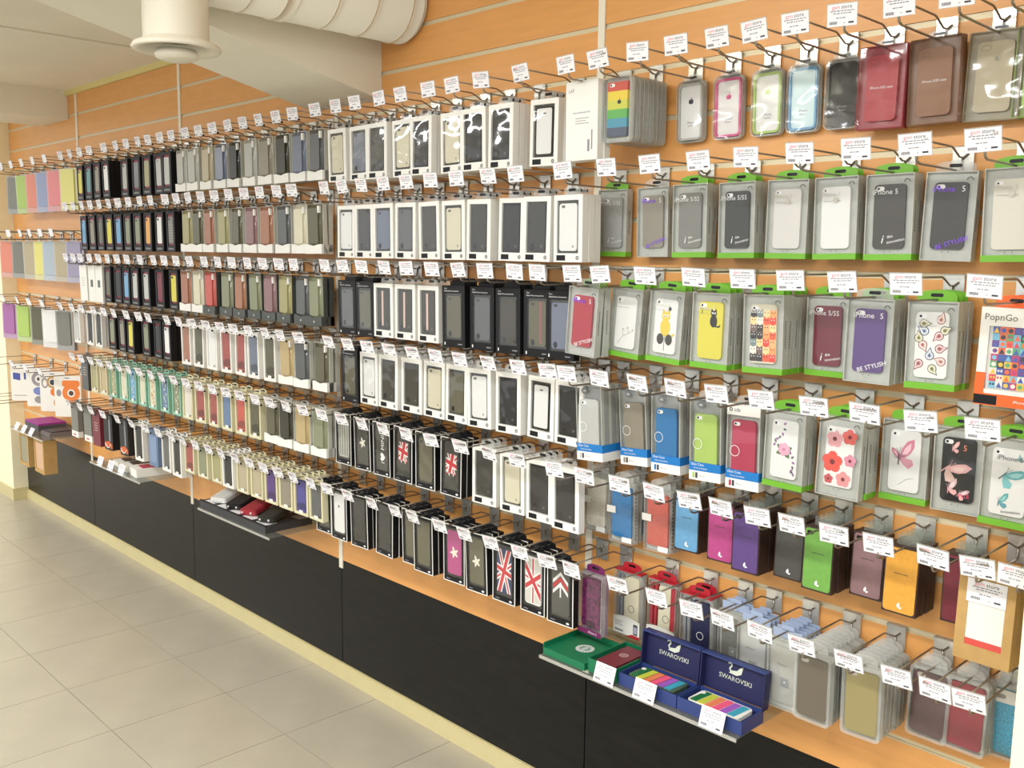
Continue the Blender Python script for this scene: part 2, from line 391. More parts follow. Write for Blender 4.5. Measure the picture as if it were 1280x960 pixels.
def union_jack(q, x0, x1, z0, z1, y, base=(44, 52, 96), tilt=0.0, k0=1.0):
    w_, cx, cz = (x1-x0)*k0, (x0+x1)/2, (z0+z1)/2; Wt, Rd = C(232, 232, 228), C(194, 40, 50)
    q.box(x0, x1, y-0.0002, y, z0, z1, C(*base))
    for a, wd, m, k in ((0.62, 0.24, Wt, 0.0004), (-0.62, 0.24, Wt, 0.00045), (0.62, 0.09, Rd, 0.0006), (-0.62, 0.09, Rd, 0.00065), (0, 0.34, Wt, 0.0008), (PI/2, 0.34, Wt, 0.00085), (0, 0.20, Rd, 0.0010), (PI/2, 0.20, Rd, 0.00105)):
        a += tilt; dx, dz = -math.sin(a)*0.4, math.cos(a)*0.4; nx, nz = math.cos(a)*wd*w_/2, math.sin(a)*wd*w_/2
        P = clip_poly([(cx+dx+nx, cz+dz+nz), (cx+dx-nx, cz+dz-nz), (cx-dx-nx, cz-dz-nz), (cx-dx+nx, cz-dz+nz)], x0, x1, z0, z1)
        if P: q.prism(P, y-k, y, m)
def jagged_flag(q, cx, cz, s, y):
    union_jack(q, cx-0.5*s, cx+0.5*s, cz-0.62*s, cz+0.62*s, y, (70, 66, 60), -0.25, 1.3)
    for i in range(5):
        u = -0.4+0.2*i; q.prism([(cx+(u-0.08)*s, cz-0.6*s), (cx+(u+0.08)*s, cz-0.6*s), (cx+u*s, cz-(0.75+0.1*(i % 2))*s)], y-0.0004, y, C(232, 232, 228) if i % 2 else C(194, 40, 50))
def apple(q, x, z, s, m, y):
    q.prism(circ(x-0.16*s, z, 0.30*s, 12, 0.38*s), y-0.0003, y, m); q.prism(circ(x+0.16*s, z, 0.30*s, 12, 0.38*s), y-0.0003, y, m)
    leaf(q, x, z+0.40*s, 0.9, 0.34*s, 0.2*s, m, y)
def star_bird(q, x, z, s, m, y):
    for a in (0.5, 1.9, 3.3, 4.4, 5.6): leaf(q, x, z, a, s, 0.45*s, m, y)

def case_print(q, var, y, H0=0.022, W=0.062, H=0.125):
    z0, zc, z1 = H0, H0+H/2, H0+H
    if var == 'cat':
        Y, K = C(222, 196, 70), C(60, 56, 50)
        cat_shape(q, 0.0, zc-0.022, 0.055, Y, y)
        for e in (-1, 1): q.prism(circ(e*0.012, zc-0.030, 0.010, 10, 0.013), y-0.0005, y-0.0003, K)
        stroke(q, [(0, zc-0.02), (0, z0+0.006)], 0.0012, K, y); leaf(q, 0.012, z1-0.026, 2.0, 0.012, 0.009, K, y)
    elif var == 'blackcat':
        K = C(34, 32, 30); cat_shape(q, 0.008, zc+0.008, 0.036, K, y); stroke(q, [(-0.03, zc+0.047), (0.004, zc+0.044)], 0.0008, K, y); stroke(q, [(-0.022, zc+0.047), (-0.022, zc+0.036)], 0.0016, K, y)
    elif var == 'cats':
        cols = [(58, 50, 48), (118, 138, 140), (238, 210, 150), (222, 70, 50), (240, 232, 218), (48, 46, 48), (240, 160, 96), (238, 178, 120), (120, 96, 92), (226, 96, 60)]
        rr_ = random.Random(3)
        for i in range(7):
            for j in range(4):
                k = (0, 4, 1, 5, 8, 2, 0)[(i+3*j) % 7] if j < 2 else (2, 3, 6, 7, 9)[(i+j*2) % 5]
                x = -0.023+0.0153*j; z = z0+0.004+0.0155*i; c_ = C(*cols[k])
                q.box(x-0.0074, x+0.0074, y-0.0003, y, z, z+0.0145, c_)
                for e in (-1, 1):
                    q.prism([(x+e*0.007, z+0.0135), (x+e*0.002, z+0.0145), (x+e*0.006, z+0.0185)], y-0.0004, y, c_)
                    q.prism(circ(x+e*0.003, z+0.0105, 0.0013, 6), y-0.0006, y, M_WINK if k in (0, 1, 3, 5, 8) else M_LENS)
    elif var == 'branch':
        G = C(150, 150, 142); stroke(q, [(-0.02, z0+0.01), (-0.005, z0+0.03), (0.012, z0+0.038), (0.024, z0+0.046)], 0.001, G, y)
        stroke(q, [(-0.005, z0+0.03), (-0.006, z0+0.045)], 0.0008, G, y); stroke(q, [(0.012, z0+0.038), (0.008, z0+0.05)], 0.0008, G, y)
        for x, z in ((-0.006, z0+0.046), (0.008, z0+0.051), (0.024, z0+0.047)): q.prism(circ(x, z, 0.003, 7), y-0.0004, y, C(190, 188, 176))
    elif var == 'rose':
        G, P = C(88, 120, 74), C(222, 168, 190)
        for a in (0.4, 2.6, 3.6, 5.4): leaf(q, 0.0, zc-0.002, a, 0.021, 0.012, G, y)
        petals(q, 0.0, zc, 0.014, 6, P, y-0.0003, C(200, 130, 160))
        for i in range(7):
            t = i/6; x = -0.026+0.012*math.sin(3*t); z = zc+0.004+0.048*t; leaf(q, x+0.02*t*t, z, 1.0+i, 0.009, 0.005, C(96, 100, 108) if i % 2 else C(150, 110, 150), y)
            leaf(q, 0.026-0.01*t, z0+0.008+0.045*t, 2.0+i, 0.009, 0.005, C(96, 100, 108) if i % 2 else C(150, 110, 150), y)
    elif var == 'poppy':
        for x, z, r, c_ in ((-0.014, zc-0.012, 0.022, (222, 88, 78)), (0.02, z1-0.018, 0.016, (214, 96, 88)), (-0.012, z1-0.026, 0.018, (228, 168, 172)), (0.024, zc-0.004, 0.013, (214, 140, 158)), (0.012, z0+0.018, 0.016, (222, 150, 150)), (-0.02, z0+0.014, 0.010, (196, 90, 96))):
            petals(q, x, z, r, 5, C(*c_), y, C(120, 40, 48))
    elif var == 'butterfly':
        wing(q, -0.012, zc+0.004, 0.036, 0.15, (C(206, 128, 150), C(216, 150, 168), C(236, 196, 206), C(90, 60, 74)), y)
        wing(q, -0.012, zc+0.004, 0.018, 1.4, (C(196, 110, 136), C(206, 140, 158), C(230, 186, 198), C(90, 60, 74)), y)
        stroke(q, [(-0.01, z0+0.012), (0.006, z0+0.026), (0.02, z0+0.03)], 0.0009, C(150, 150, 160), y)
    elif var == 'moth':
        P = C(232, 178, 176)
        wing(q, -0.022, zc+0.002, 0.034, -0.7, (P, C(224, 190, 180), C(240, 206, 200), P), y); wing(q, -0.016, z0+0.022, 0.020, 0.2, (C(214, 180, 184), P, C(236, 214, 212), P), y)
        wing(q, -0.012, z1-0.022, 0.014, 0.1, (P, P, C(240, 206, 200), P), y); wing(q, 0.004, z0+0.016, 0.016, -0.4, (C(200, 168, 174), P, C(236, 214, 212), P), y)
        add_text(q, '5', 0.016, 0.012, y-0.001, z1-0.018, C(250, 150, 110)); add_text(q, 'TYLE', 0.010, 0.014, y-0.001, z0+0.013, C(236, 60, 110), 0.1)
    elif var == 'teal':
        T = C(86, 168, 170)
        wing(q, -0.010, zc+0.012, 0.030, -0.6, (T, C(120, 190, 190), C(150, 204, 204), C(60, 90, 96)), y); wing(q, -0.014, z0+0.022, 0.018, 0.1, (T, C(96, 160, 170), C(150, 204, 204), C(60, 90, 96)), y)
        for i in range(5): leaf(q, 0.012+0.004*i, z1-0.02+0.003*(i % 2), 0.6+i, 0.01, 0.005, C(140, 176, 178), y)
        add_text(q, 'iPhone 5', 0.013, 0.0, y-0.001, z1-0.018, C(96, 100, 104)); add_text(q, 'innovation', 0.008, 0.008, y-0.001, z0+0.008, C(96, 100, 104), 0.1)
    elif var == 'paisley':
        cols = [((138, 60, 66), (206, 150, 150)), ((80, 96, 128), (190, 196, 210)), ((104, 104, 60), (200, 196, 150)), ((160, 92, 84), (224, 190, 180))]
        sp = [(-0.016, z1-0.022, 2), (0.016, z1-0.014, 3), (-0.014, zc+0.026, 1), (0.014, zc+0.018, 0), (-0.016, zc+0.0, 3), (0.016, zc-0.006, 0), (-0.002, zc-0.020, 1), (0.020, zc-0.03, 3), (-0.022, zc-0.036, 0), (0.004, z0+0.018, 2), (0.024, z1-0.034, 2), (-0.024, z1-0.05, 2)]
        for i, (x, z, k) in enumerate(sp):
            a = i*1.3; o_, n_ = C(*cols[k][0]), C(*cols[k][1])
            for s_, m_, dy in ((1.0, o_, 0.0003), (0.78, C(240, 238, 230), 0.0005), (0.6, n_, 0.0007), (0.3, o_, 0.0009)):
                r = 0.0088*s_; pts = circ(x, z, r, 12)
                tip = (x+0.0165*s_*math.cos(a), z+0.0165*s_*math.sin(a)); k_ = min(range(12), key=lambda n_: (pts[n_][0]-tip[0])**2+(pts[n_][1]-tip[1])**2); pts[k_] = tip
                q.prism(pts, y-dy, y, m_)

def R_gp(col, var):
    w_, h, d = 0.095, 0.167, 0.022; st = var in ('s',)
    P = [one('pack_body', lambda q: (q.box(-w_/2, w_/2, -0.014, 0, 0, h, M_FROST), q.ring([(-w_/2, 0), (w_/2, 0), (w_/2, h), (-w_/2, h)], [(-w_/2+0.002, 0.002), (w_/2-0.002, 0.002), (w_/2-0.002, h-0.002), (-w_/2+0.002, h-0.002)], -d, -0.014, M_FROST)))]
    P.append(one('phone_case', lambda q: q.rrect(-0.031, 0.031, 0.022, 0.147, 0.008, -0.0205, -0.014, cm(col))))
    ci = 1
    P.append(sub('camera_hole', lambda q: camera_hole(q, -0.027, 0.143, -0.0206, 0.95 if var != 'w' else 0.7), ci))
    if var in ('cat', 'blackcat', 'cats', 'branch', 'rose', 'poppy', 'butterfly', 'moth', 'teal', 'paisley'):
        P.append(sub('printed_picture', lambda q: case_print(q, var, -0.0206), ci))
    if var not in ('s', 'moth') and not (var == 'poppy'):
        P.append(one('bottom_band', lambda q: q.box(-w_/2-0.0004, w_/2+0.0004, -d-0.0004, 0.0003, 0, 0.012, M_GREEN)))
    if True:
        P.append(one('hang_tab', lambda q: tabp(q, 0.075, h-0.001, 0.022, M_GREEN if var != 's' else M_SHELL)))
    P.append(one('window_film', lambda q: q.box(-w_/2+0.002, w_/2-0.002, -d-0.0001, -d+0.0003, 0.002, h-0.002, M_FILM)))
    def pr(q):
        y = -d-0.0006
        if var == 's':
            add_text(q, 'iPhone', 0.0155, -0.012, y, 0.134, M_VIOL if col != 'purple' else M_WINK); add_text(q, '5', 0.0155, 0.024, y, 0.134, M_WINK)
            add_text(q, 'BE STYLISH', 0.0125, 0.010, y, 0.034, M_WINK if col in ('purple', 'red') else M_VIOL, 0.33)
        elif var == 'i':
            add_text(q, 'iPhone 5/5S' if col in ('grey', 'charcoal', 'maroon', 'silver glitter') else 'iPhone 5', 0.0145, -0.008, y, 0.132, M_WINK)
            add_text(q, 'i', 0.024, -0.010, y, 0.040, M_WINK, -0.2); add_text(q, 'dea', 0.0085, 0.004, y, 0.046, M_WINK, 0.2); add_text(q, 'innovation', 0.0085, 0.016, y, 0.0375, M_WINK, 0.2)
        elif var == 'w':
            add_text(q, 'iPhone 5', 0.0125, -0.012, y, 0.132, C(206, 204, 194)); q.box(-0.026, 0.012, y-0.0001, y, 0.118, 0.1186, M_INKG); q.prism(circ(0.0, 0.12, 0.006, 12), y-0.0001, y, C(196, 194, 184))
        elif var not in ('moth', 'teal', 'poppy', 'rose', 'butterfly'):
            add_text(q, 'iPhone 5', 0.0125, -0.010, y, 0.132, C(214, 214, 206) if var != 'paisley' else M_WINK); q.box(-0.03, 0.01, y-0.0001, y, 0.121, 0.1215, M_INKG)
        q.ring(circ(0.034, 0.150, 0.0065, 10)[0:6]+[(0.034, 0.150)], circ(0.034, 0.150, 0.0045, 10)[0:6]+[(0.034, 0.150)], y-0.0001, y, C(90, 92, 88))
        for x in (-0.006, 0.006): q.prism(circ(x, 0.0165, 0.0012, 6), y-0.0001, y, C(90, 92, 88))
    P.append(one('front_lettering', pr))
    P.append(one('side_lettering', lambda q: [q.box(w_/2+0.0004, w_/2+0.0006, -0.0135, -0.0105, 0.055+0.006*i, 0.0595+0.006*i, C(112, 112, 106)) for i in range(10)]))
    back = [P[0], one('hang_tab', lambda q: tabp(q, 0.075, h-0.001, 0.022, M_GREEN))]
    if var not in ('s',): back.append(one('bottom_band', lambda q: q.box(-w_/2-0.0004, w_/2+0.0004, -d-0.0004, 0.0003, 0, 0.012, M_GREEN)))
    back.append(P[-1])
    return (w_, h, d, 0.045, P, back)

def R_sds(col, var):
    w_, h, d = 0.084, 0.19, 0.026; Bl = C(20, 118, 190)
    P = [one('pack_body', lambda q: (q.box(-w_/2, w_/2, -0.016, 0, 0, h, M_FROSTD if var != 't' else M_FROST), q.ring([(-w_/2, 0), (w_/2, 0), (w_/2, h), (-w_/2, h)], [(-w_/2+0.002, 0.002), (w_/2-0.002, 0.002), (w_/2-0.002, h-0.002), (-w_/2+0.002, h-0.002)], -d, -0.016, M_FROST))),
         one('phone_case', lambda q: q.rrect(-0.030, 0.030, 0.030, 0.155, 0.009, -0.024, -0.016, cm(col))),
         sub('camera_hole', lambda q: camera_hole(q, -0.025, 0.150, -0.0241, 0.95), 1)]
    P.append(one('blue_band', lambda q: q.box(-w_/2-0.0004, w_/2+0.0004, -d-0.0004, 0.0003, 0.022, 0.042, Bl)))
    P.append(one('white_band', lambda q: q.box(-w_/2-0.0004, w_/2+0.0004, -d-0.0004, 0.0003, 0, 0.022, M_WHITE)))
    P.append(one('window_film', lambda q: q.box(-w_/2+0.002, w_/2-0.002, -d-0.0001, -d+0.0003, 0.042, h-0.002, M_FILM)))
    def pr(q):
        y = -d-0.0006
        q.ring(circ(-0.020, 0.085, 0.0125, 20), circ(-0.020, 0.085, 0.0112, 20), y-0.0001, y, M_WINK)
        if var == 't': q.box(-w_/2, w_/2, y, y+0.0003, 0.165, h, M_WHITE); q.ring(rr(-0.036, -0.028, 0.173, 0.181, 0.002, 2), rr(-0.034, -0.030, 0.175, 0.179, 0.001, 2), y-0.0003, y, M_INK); add_text(q, 'sds', 0.013, -0.016, y-0.0003, 0.177, M_INK)
        else: q.prism(circ(-0.012, 0.176, 0.010, 14, 0.008), y-0.0001, y, C(112, 116, 116)); add_text(q, 'sds', 0.008, -0.012, y-0.0003, 0.176, M_WINK)
        add_text(q, 'Glue Case', 0.0085, -0.020, y-0.0002, 0.037, M_WINK); add_text(q, 'Cover protettiva', 0.0055, -0.012, y-0.0002, 0.0285, M_WINK)
        for i, x in enumerate((-0.033, -0.025)): q.rrect(x, x+0.006, 0.005, 0.018, 0.001, y-0.0002, y, cm(col) if i == 0 else M_INK, 2)
        add_text(q, 'iPhone 5', 0.0055, -0.006, y-0.0002, 0.011, M_INKG)
    P.append(one('front_lettering', pr))
    P.append(one('hang_tab', lambda q: tabp(q, 0.06, h-0.001, 0.020, M_SHELL)))
    return (w_, h, d, 0.045, P, [P[0], P[3], P[4]])

def R_bump(col, var):
    w_, h, d = 0.076, 0.142, 0.016; inner = cm('white') if var != 'b' else (cm(col, 0.12) if 'black' in col else mat('pale_blue_back', (206, 230, 232), 0.3))
    o = rr(-w_/2, w_/2, 0, h, 0.014, 4)
    P = [one('blister_shell', lambda q: (q.prism(o, -0.002, 0, M_FROST), q.ring(o, rr(-w_/2+0.002, w_/2-0.002, 0.002, h-0.002, 0.0125, 4), -d, -0.002, M_SHELL))),
         one('bumper', lambda q: q.ring(rr(-0.033, 0.033, 0.006, h-0.008, 0.011, 4), rr(-0.0285, 0.0285, 0.0105, h-0.0125, 0.007, 4), -0.0145, -0.002, cm(col, 0.25))),
         one('phone_back', lambda q: q.rrect(-0.0285, 0.0285, 0.0105, h-0.0125, 0.007, -0.010, -0.002, inner))]
    if var != 'b': P.append(sub('apple_mark', lambda q: apple(q, 0, h*0.66, 0.0145, cm(col) if col != 'clear grey' else M_INK, -0.0101), 2))
    P.append(one('front_lettering', lambda q: (add_text(q, 'iPhone', 0.0075, 0, -0.0105, 0.046, M_INKG), add_text(q, 'Bumper', 0.005, 0, -0.0105, 0.039, M_INKG))))
    P.append(one('blister_front', lambda q: q.prism(rr(-w_/2+0.002, w_/2-0.002, 0.002, h-0.002, 0.0125, 4), -d-0.0002, -d+0.0002, M_FILM)))
    P.append(one('hang_tab', lambda q: tabp(q, 0.05, h-0.002, 0.016, M_SHELL)))
    return (w_, h, d, 0.046, P, [P[0], P[1]])

def R_shell(col, var):
    w_, h, d = 0.097, 0.160, 0.024; tint = mat('shell_'+col, tuple(int(0.78*x+20) for x in PAL[col]), 0.25)
    P = [one('pack_body', lambda q: (q.box(-w_/2, w_/2, -0.015, 0, 0, h, tint), q.ring(rr(-w_/2, w_/2, 0, h, 0.003, 2), rr(-w_/2+0.002, w_/2-0.002, 0.002, h-0.002, 0.002, 2), -d, -0.015, clear('tinted_shell_'+col, haze=0.55, hazecol=PAL[col])))),
         one('phone_case', lambda q: q.rrect(-0.032, 0.032, 0.016, 0.141, 0.009, -0.0225, -0.015, cm(col))),
         sub('camera_hole', lambda q: q.ring(rr(-0.026, -0.008, 0.125, 0.135, 0.0049, 4), rr(-0.0245, -0.0095, 0.1265, 0.1335, 0.0034, 4), -0.0229, -0.0225, tint), 1),
         one('front_lettering', lambda q: add_text(q, 'iPhone 5/5S case', 0.0068, 0.0, -0.0228, 0.080, M_WINK) if var != 'a' else apple(q, 0.004, 0.110, 0.014, tint, -0.0226)),
         one('window_film', lambda q: q.box(-w_/2+0.002, w_/2-0.002, -d-0.0001, -d+0.0003, 0.002, h-0.002, M_FILM)),
         one('hang_tab', lambda q: tabp(q, 0.05, h-0.001, 0.016, M_SHELL))]
    return (w_, h, d, 0.038, P, [P[0]])

def R_rain(col, var):
    w_, h, d = 0.088, 0.150, 0.0145; o = rr(-w_/2, w_/2, 0, h, 0.012, 4)
    cols = [(204, 84, 70), (232, 206, 70), (206, 208, 84), (98, 176, 92), (78, 152, 178), (84, 96, 112)]
    def stripes(q):
        for i, c_ in enumerate(cols):
            z1 = 0.138-0.0207*i; q.box(-0.030, 0.030, -0.0112, -0.003, z1-0.0207, z1, C(*c_))
    P = [one('blister_shell', lambda q: (q.prism(o, -0.003, 0, M_FROST), q.ring(o, rr(-w_/2+0.004, w_/2-0.004, 0.004, h-0.004, 0.009, 4), -d, -0.003, M_SHELL))),
         one('striped_case', stripes), sub('apple_mark', lambda q: apple(q, 0.006, 0.092, 0.012, M_INK, -0.0113), 1), sub('camera_hole', lambda q: camera_hole(q, -0.024, 0.135, -0.0113, 0.9), 1),
         one('blister_front', lambda q: q.prism(rr(-w_/2+0.004, w_/2-0.004, 0.004, h-0.004, 0.009, 4), -d-0.0002, -d+0.0002, M_FILM))]
    return (w_, h, d, 0.040, P, [P[0], one('case_edge', lambda q: q.rrect(-0.030, 0.030, 0.013, 0.138, 0.008, -0.012, -0.003, mat('lilac_grey', (176, 172, 184), 0.4)))])

def R_paper(col, var):
    w_, h, d = 0.104, 0.186, 0.02
    P = [one('pack_body', lambda q: q.rrect(-w_/2, w_/2, 0, h, 0.004, -d, 0, M_WHITE)),
         one('front_lettering', lambda q: (add_text(q, 'LAF', 0.012, -0.034, -d-0.0003, h-0.022, M_INKG), add_text(q, 'Screen Protective Film', 0.0062, 0.0, -d-0.0003, 0.112, C(96, 110, 150)),
             [q.box(-0.02, 0.024-0.01*(i % 2), -d-0.0002, -d, 0.098-0.006*i, 0.0995-0.006*i, M_INKG) for i in range(3)], q.box(0.02, 0.027, -d-0.0002, -d, 0.02, 0.048, M_INKG), q.box(0.032, 0.036, -d-0.0002, -d, 0.024, 0.07, M_INKG)))]
    return (w_, h, d, 0.040, P, [P[0]])

def R_wb(col, var, blackbox=False):
    w_, h, d = (0.097, 0.166, 0.021) if not blackbox else (0.096, 0.176, 0.022)
    bm = M_WHITE if not blackbox else M_BLACK; bt = 0.013 if not blackbox else 0.022; BL, BR = (0.0105, 0.0135) if not blackbox else (0.012, 0.014)
    P = [one('carton', lambda q: frame_box(q, w_, h, d, bm, BL, BR, 0.022, bt)),
         one('insert_card', lambda q: q.box(-w_/2+BL+0.0004, w_/2-BR-0.0004, -d+0.0052, -d+0.006, 0.0225, h-bt-0.0005, M_DINS if col not in ('black',) else M_BLACK))]
    z0, z1 = 0.026, h-bt-0.006
    if col == 'white' and var == 'bumper':
        P.append(one('phone_case', lambda q: (q.rrect(-0.031, 0.029, z0, z1, 0.008, -d+0.0015, -d+0.0052, M_BLACK), q.rrect(-0.027, 0.025, z0+0.004, z1-0.004, 0.005, -d+0.0010, -d+0.0052, cm('white')))))
    else:
        P.append(one('phone_case', lambda q: q.rrect(-0.031, 0.029, z0+0.002, z1-0.002, 0.008, -d+0.0015, -d+0.0052, cm(col, 0.3))))
    pi = 2
    if var == 'bumper': P.append(sub('speaker_slot', lambda q: q.rrect(-0.006, 0.006, z1-0.018, z1-0.015, 0.0014, -d+0.0007, -d+0.0010, M_LENS), pi))
    else: P.append(sub('camera_hole', lambda q: q.rrect(-0.023, -0.011, z1-0.013, z1-0.006, 0.003, -d+0.0012, -d+0.0015, C(110, 108, 100) if col in ('white', 'cream') else C(50, 50, 48)), pi))
    P.append(sub('round_emblem', lambda q: q.ring(circ(0.016, z0+0.013, 0.0032, 10), circ(0.016, z0+0.013, 0.0016, 10), -d+0.0012, -d+0.0015, C(120, 120, 112)), pi))
    if col not in ('white', 'cream'): P.append(one('dark_disc', lambda q: q.prism(circ(-0.017, z0+0.012, 0.0068, 12, 0.0085), -d+0.0008, -d+0.0015, M_LENS)))
    if var == 'stripe': P.append(sub('pale_stripe', lambda q: q.box(-0.010, -0.001, -d+0.0012, -d+0.0015, z0+0.01, z1-0.004, C(214, 186, 176)) if not blackbox else q.box(0.008, 0.014, -d+0.0012, -d+0.0015, z0+0.01, z1-0.004, C(150, 84, 84)), pi))
    P.append(one('window_film', lambda q: q.box(-w_/2+BL, w_/2-BR, -d-0.0001, -d+0.0002, 0.022, h-bt, M_FILM)))
    if not blackbox:
        P.append(one('black_sticker', lambda q: q.box(-w_/2+0.010, -w_/2+0.040, -d-0.0004, -d, 0.004, 0.0175, M_BLACK)))
        P.append(one('round_badge', lambda q: (q.ring(circ(w_/2-0.016, 0.011, 0.0052, 12), circ(w_/2-0.016, 0.011, 0.0030, 12), -d-0.0003, -d, C(70, 70, 70)), q.prism(circ(w_/2-0.016, 0.011, 0.0016, 8), -d-0.0003, -d, C(70, 70, 70)))))
        P.append(one('hang_tab', lambda q: tabp(q, 0.055, h-0.001, 0.024, M_SHELL)))
        drop = 0.062
    else:
        P.append(one('front_lettering', lambda q: (add_text(q, 'Case', 0.006, -w_/2+0.009, -d-0.0003, h-0.008, M_WINK, align='LEFT'), add_text(q, 'Mobile Phone Accessories', 0.0058, -w_/2+0.009, -d-0.0003, h-0.0155, M_WINK, align='LEFT'), q.box(-w_/2+0.008, -w_/2+0.012, -d-0.0002, -d, 0.006, 0.014, M_WINK), q.box(w_/2-0.03, w_/2-0.012, -d-0.0002, -d, 0.008, 0.011, M_INKG))))
        P.append(one('hang_tab', lambda q: (q.box(-0.030, 0.030, -0.0066, -0.0054, h-0.001, h+0.012, M_BLACK), q.rrect(-0.022, 0.022, h+0.010, h+0.020, 0.004, -0.0066, -0.0054, M_BLACK))))
        drop = 0.058
    return (w_, h, d, drop, P, [P[0], P[-1]])

def R_kb(col, var):
    w_, h, d = 0.090, 0.172, 0.021; e = 0.0022
    P = [one('carton', lambda q: (frame_box(q, w_, h, d, M_BLACK, 0.010, 0.010, 0.017, 0.010))),
         one('white_edging', lambda q: q.ring([(-w_/2-0.0003, -0.0003), (w_/2+0.0003, -0.0003), (w_/2+0.0003, h+0.0003), (-w_/2-0.0003, h+0.0003)], [(-w_/2+e, e), (w_/2-e, e), (w_/2-e, h-e), (-w_/2+e, h-e)], -d-0.0005, -d+0.0008, M_WHITE)),
         one('insert_card', lambda q: q.box(-w_/2+0.0103, w_/2-0.0103, -d+0.0052, -d+0.006, 0.0173, h-0.0103, M_DINS)),
         one('phone_case', lambda q: q.rrect(-0.030, 0.030, 0.024, h-0.018, 0.008, -d+0.0015, -d+0.0052, cm(col, 0.35)))]
    y = -d+0.0014
    def art(q):
        zc = h/2
        if var == 'flag':
            if col == 'charcoal': jagged_flag(q, 0, zc+0.010, 0.046, y)
            else: union_jack(q, -0.028, 0.028, 0.028, h-0.022, y, (44, 52, 96) if col == 'navy' else (206, 204, 194), -0.3 if col == 'navy' else 0.62)
        elif var == 'star': star_bird(q, 0.0, zc+0.004, 0.019, C(226, 224, 206), y)
        elif var == 'mini': add_text(q, 'I\u2665 MINI', 0.024, 0.006, y-0.0005, zc, M_WINK, PI/2)
        elif var == 'bars': [q.box(-0.024+0.014*i, -0.018+0.014*i, y-0.0003, y, 0.030, h-0.024, C(120, 122, 108)) for i in range(4)]
        elif var == 'dot': (q.prism(circ(-0.002, zc+0.026, 0.004, 10), y-0.0003, y, M_INK), stroke(q, [(-0.006, zc+0.032), (0.004, zc+0.024)], 0.001, M_INK, y))
        elif var == 'chevron':
            for k, c_ in ((0.020, (232, 232, 228)), (0.006, (194, 40, 50)), (-0.008, (232, 232, 228))): q.prism([(-0.026, zc+k), (0, zc+k+0.024), (0.026, zc+k), (0.026, zc+k+0.010), (0, zc+k+0.034), (-0.026, zc+k+0.010)], y-0.0003, y, C(*c_))
            q.box(-0.002, 0.002, y-0.0005, y, zc-0.014, zc+0.026, M_WINK)
        if not var: q.rrect(-0.026, -0.012, h-0.034, h-0.025, 0.003, y-0.0003, y, C(50, 50, 48))
    P.append(sub('printed_picture', art, 3))
    P.append(one('badge', lambda q: (q.prism(circ(w_/2-0.018, 0.0085, 0.0055, 10, 0.0028), -d-0.0003, -d, M_WINK), q.box(-w_/2+0.012, -w_/2+0.028, -d-0.0002, -d, 0.007, 0.009, M_INKG))))
    P.append(one('window_film', lambda q: q.box(-w_/2+0.010, w_/2-0.010, -d-0.0001, -d+0.0002, 0.017, h-0.010, M_FILM)))
    P.append(one('hang_tab', lambda q: tabp(q, 0.05, h-0.001, 0.016, M_BLACK)))
    return (w_, h, d, 0.054, P, [P[0], P[1], P[-1]])

def R_bl(col, var):
    w_, h, d = 0.094, 0.165, 0.024; bm = M_WHITE if var != 'g' else mat('grey_card', (74, 78, 74), 0.5)
    wave = [(-w_/2, 0), (w_/2, 0)]+[(w_/2*(1-2*i/10), 0.026+0.006*abs(math.cos(PI*i/10))) for i in range(11)]
    tint = mat('pouch_'+col.replace(' ', '_'), PAL[col], 0.14)
    def bulge(q):
        n = 8; m_ = len(q.v)
        for i in range(n+1):
            t = -1+2*i/n; x = t*(w_/2-0.002); y = -d+0.008-0.008*(1-t*t)
            for z in (0.016, h-0.002): q.v.append((x, y, z))
        for i in range(n): q.face([m_+2*i, m_+2*i+2, m_+2*i+3, m_+2*i+1], tint, True)
        for z_, o_ in ((0.016, 0), (h-0.002, 1)): q.face([m_+2*i+o_ for i in (range(n+1) if o_ else reversed(range(n+1)))], tint)
    side = mat('pouch_side', (196, 196, 184), 0.35) if var != 'g' else bm
    P = [one('pack_body', lambda q: q.box(-w_/2, w_/2, -d+0.008, 0, 0, h, side)), one('case_bulge', bulge),
         one('phone_case', lambda q: q.rrect(-0.028, 0.028, 0.034, h-0.014, 0.008, -d-0.0012, -d+0.003, cm(col, 0.3))),
         one('bottom_band', lambda q: q.prism(wave, -d-0.0016, 0.0003, bm)),
         one('corner_sticker', lambda q: q.box(w_/2-0.020, w_/2-0.009, -d-0.0012, -d+0.0065, h-0.030, h-0.007, M_WHITE)),
         one('hang_tab', lambda q: tabp(q, 0.05, h-0.001, 0.016, M_SHELL))]
    if var == 'g': P.append(one('small_mark', lambda q: q.box(-0.003, 0.001, -d-0.0020, -d-0.0016, 0.010, 0.017, M_WINK)))
    return (w_, h, d, 0.052, P, [P[0], P[3]])

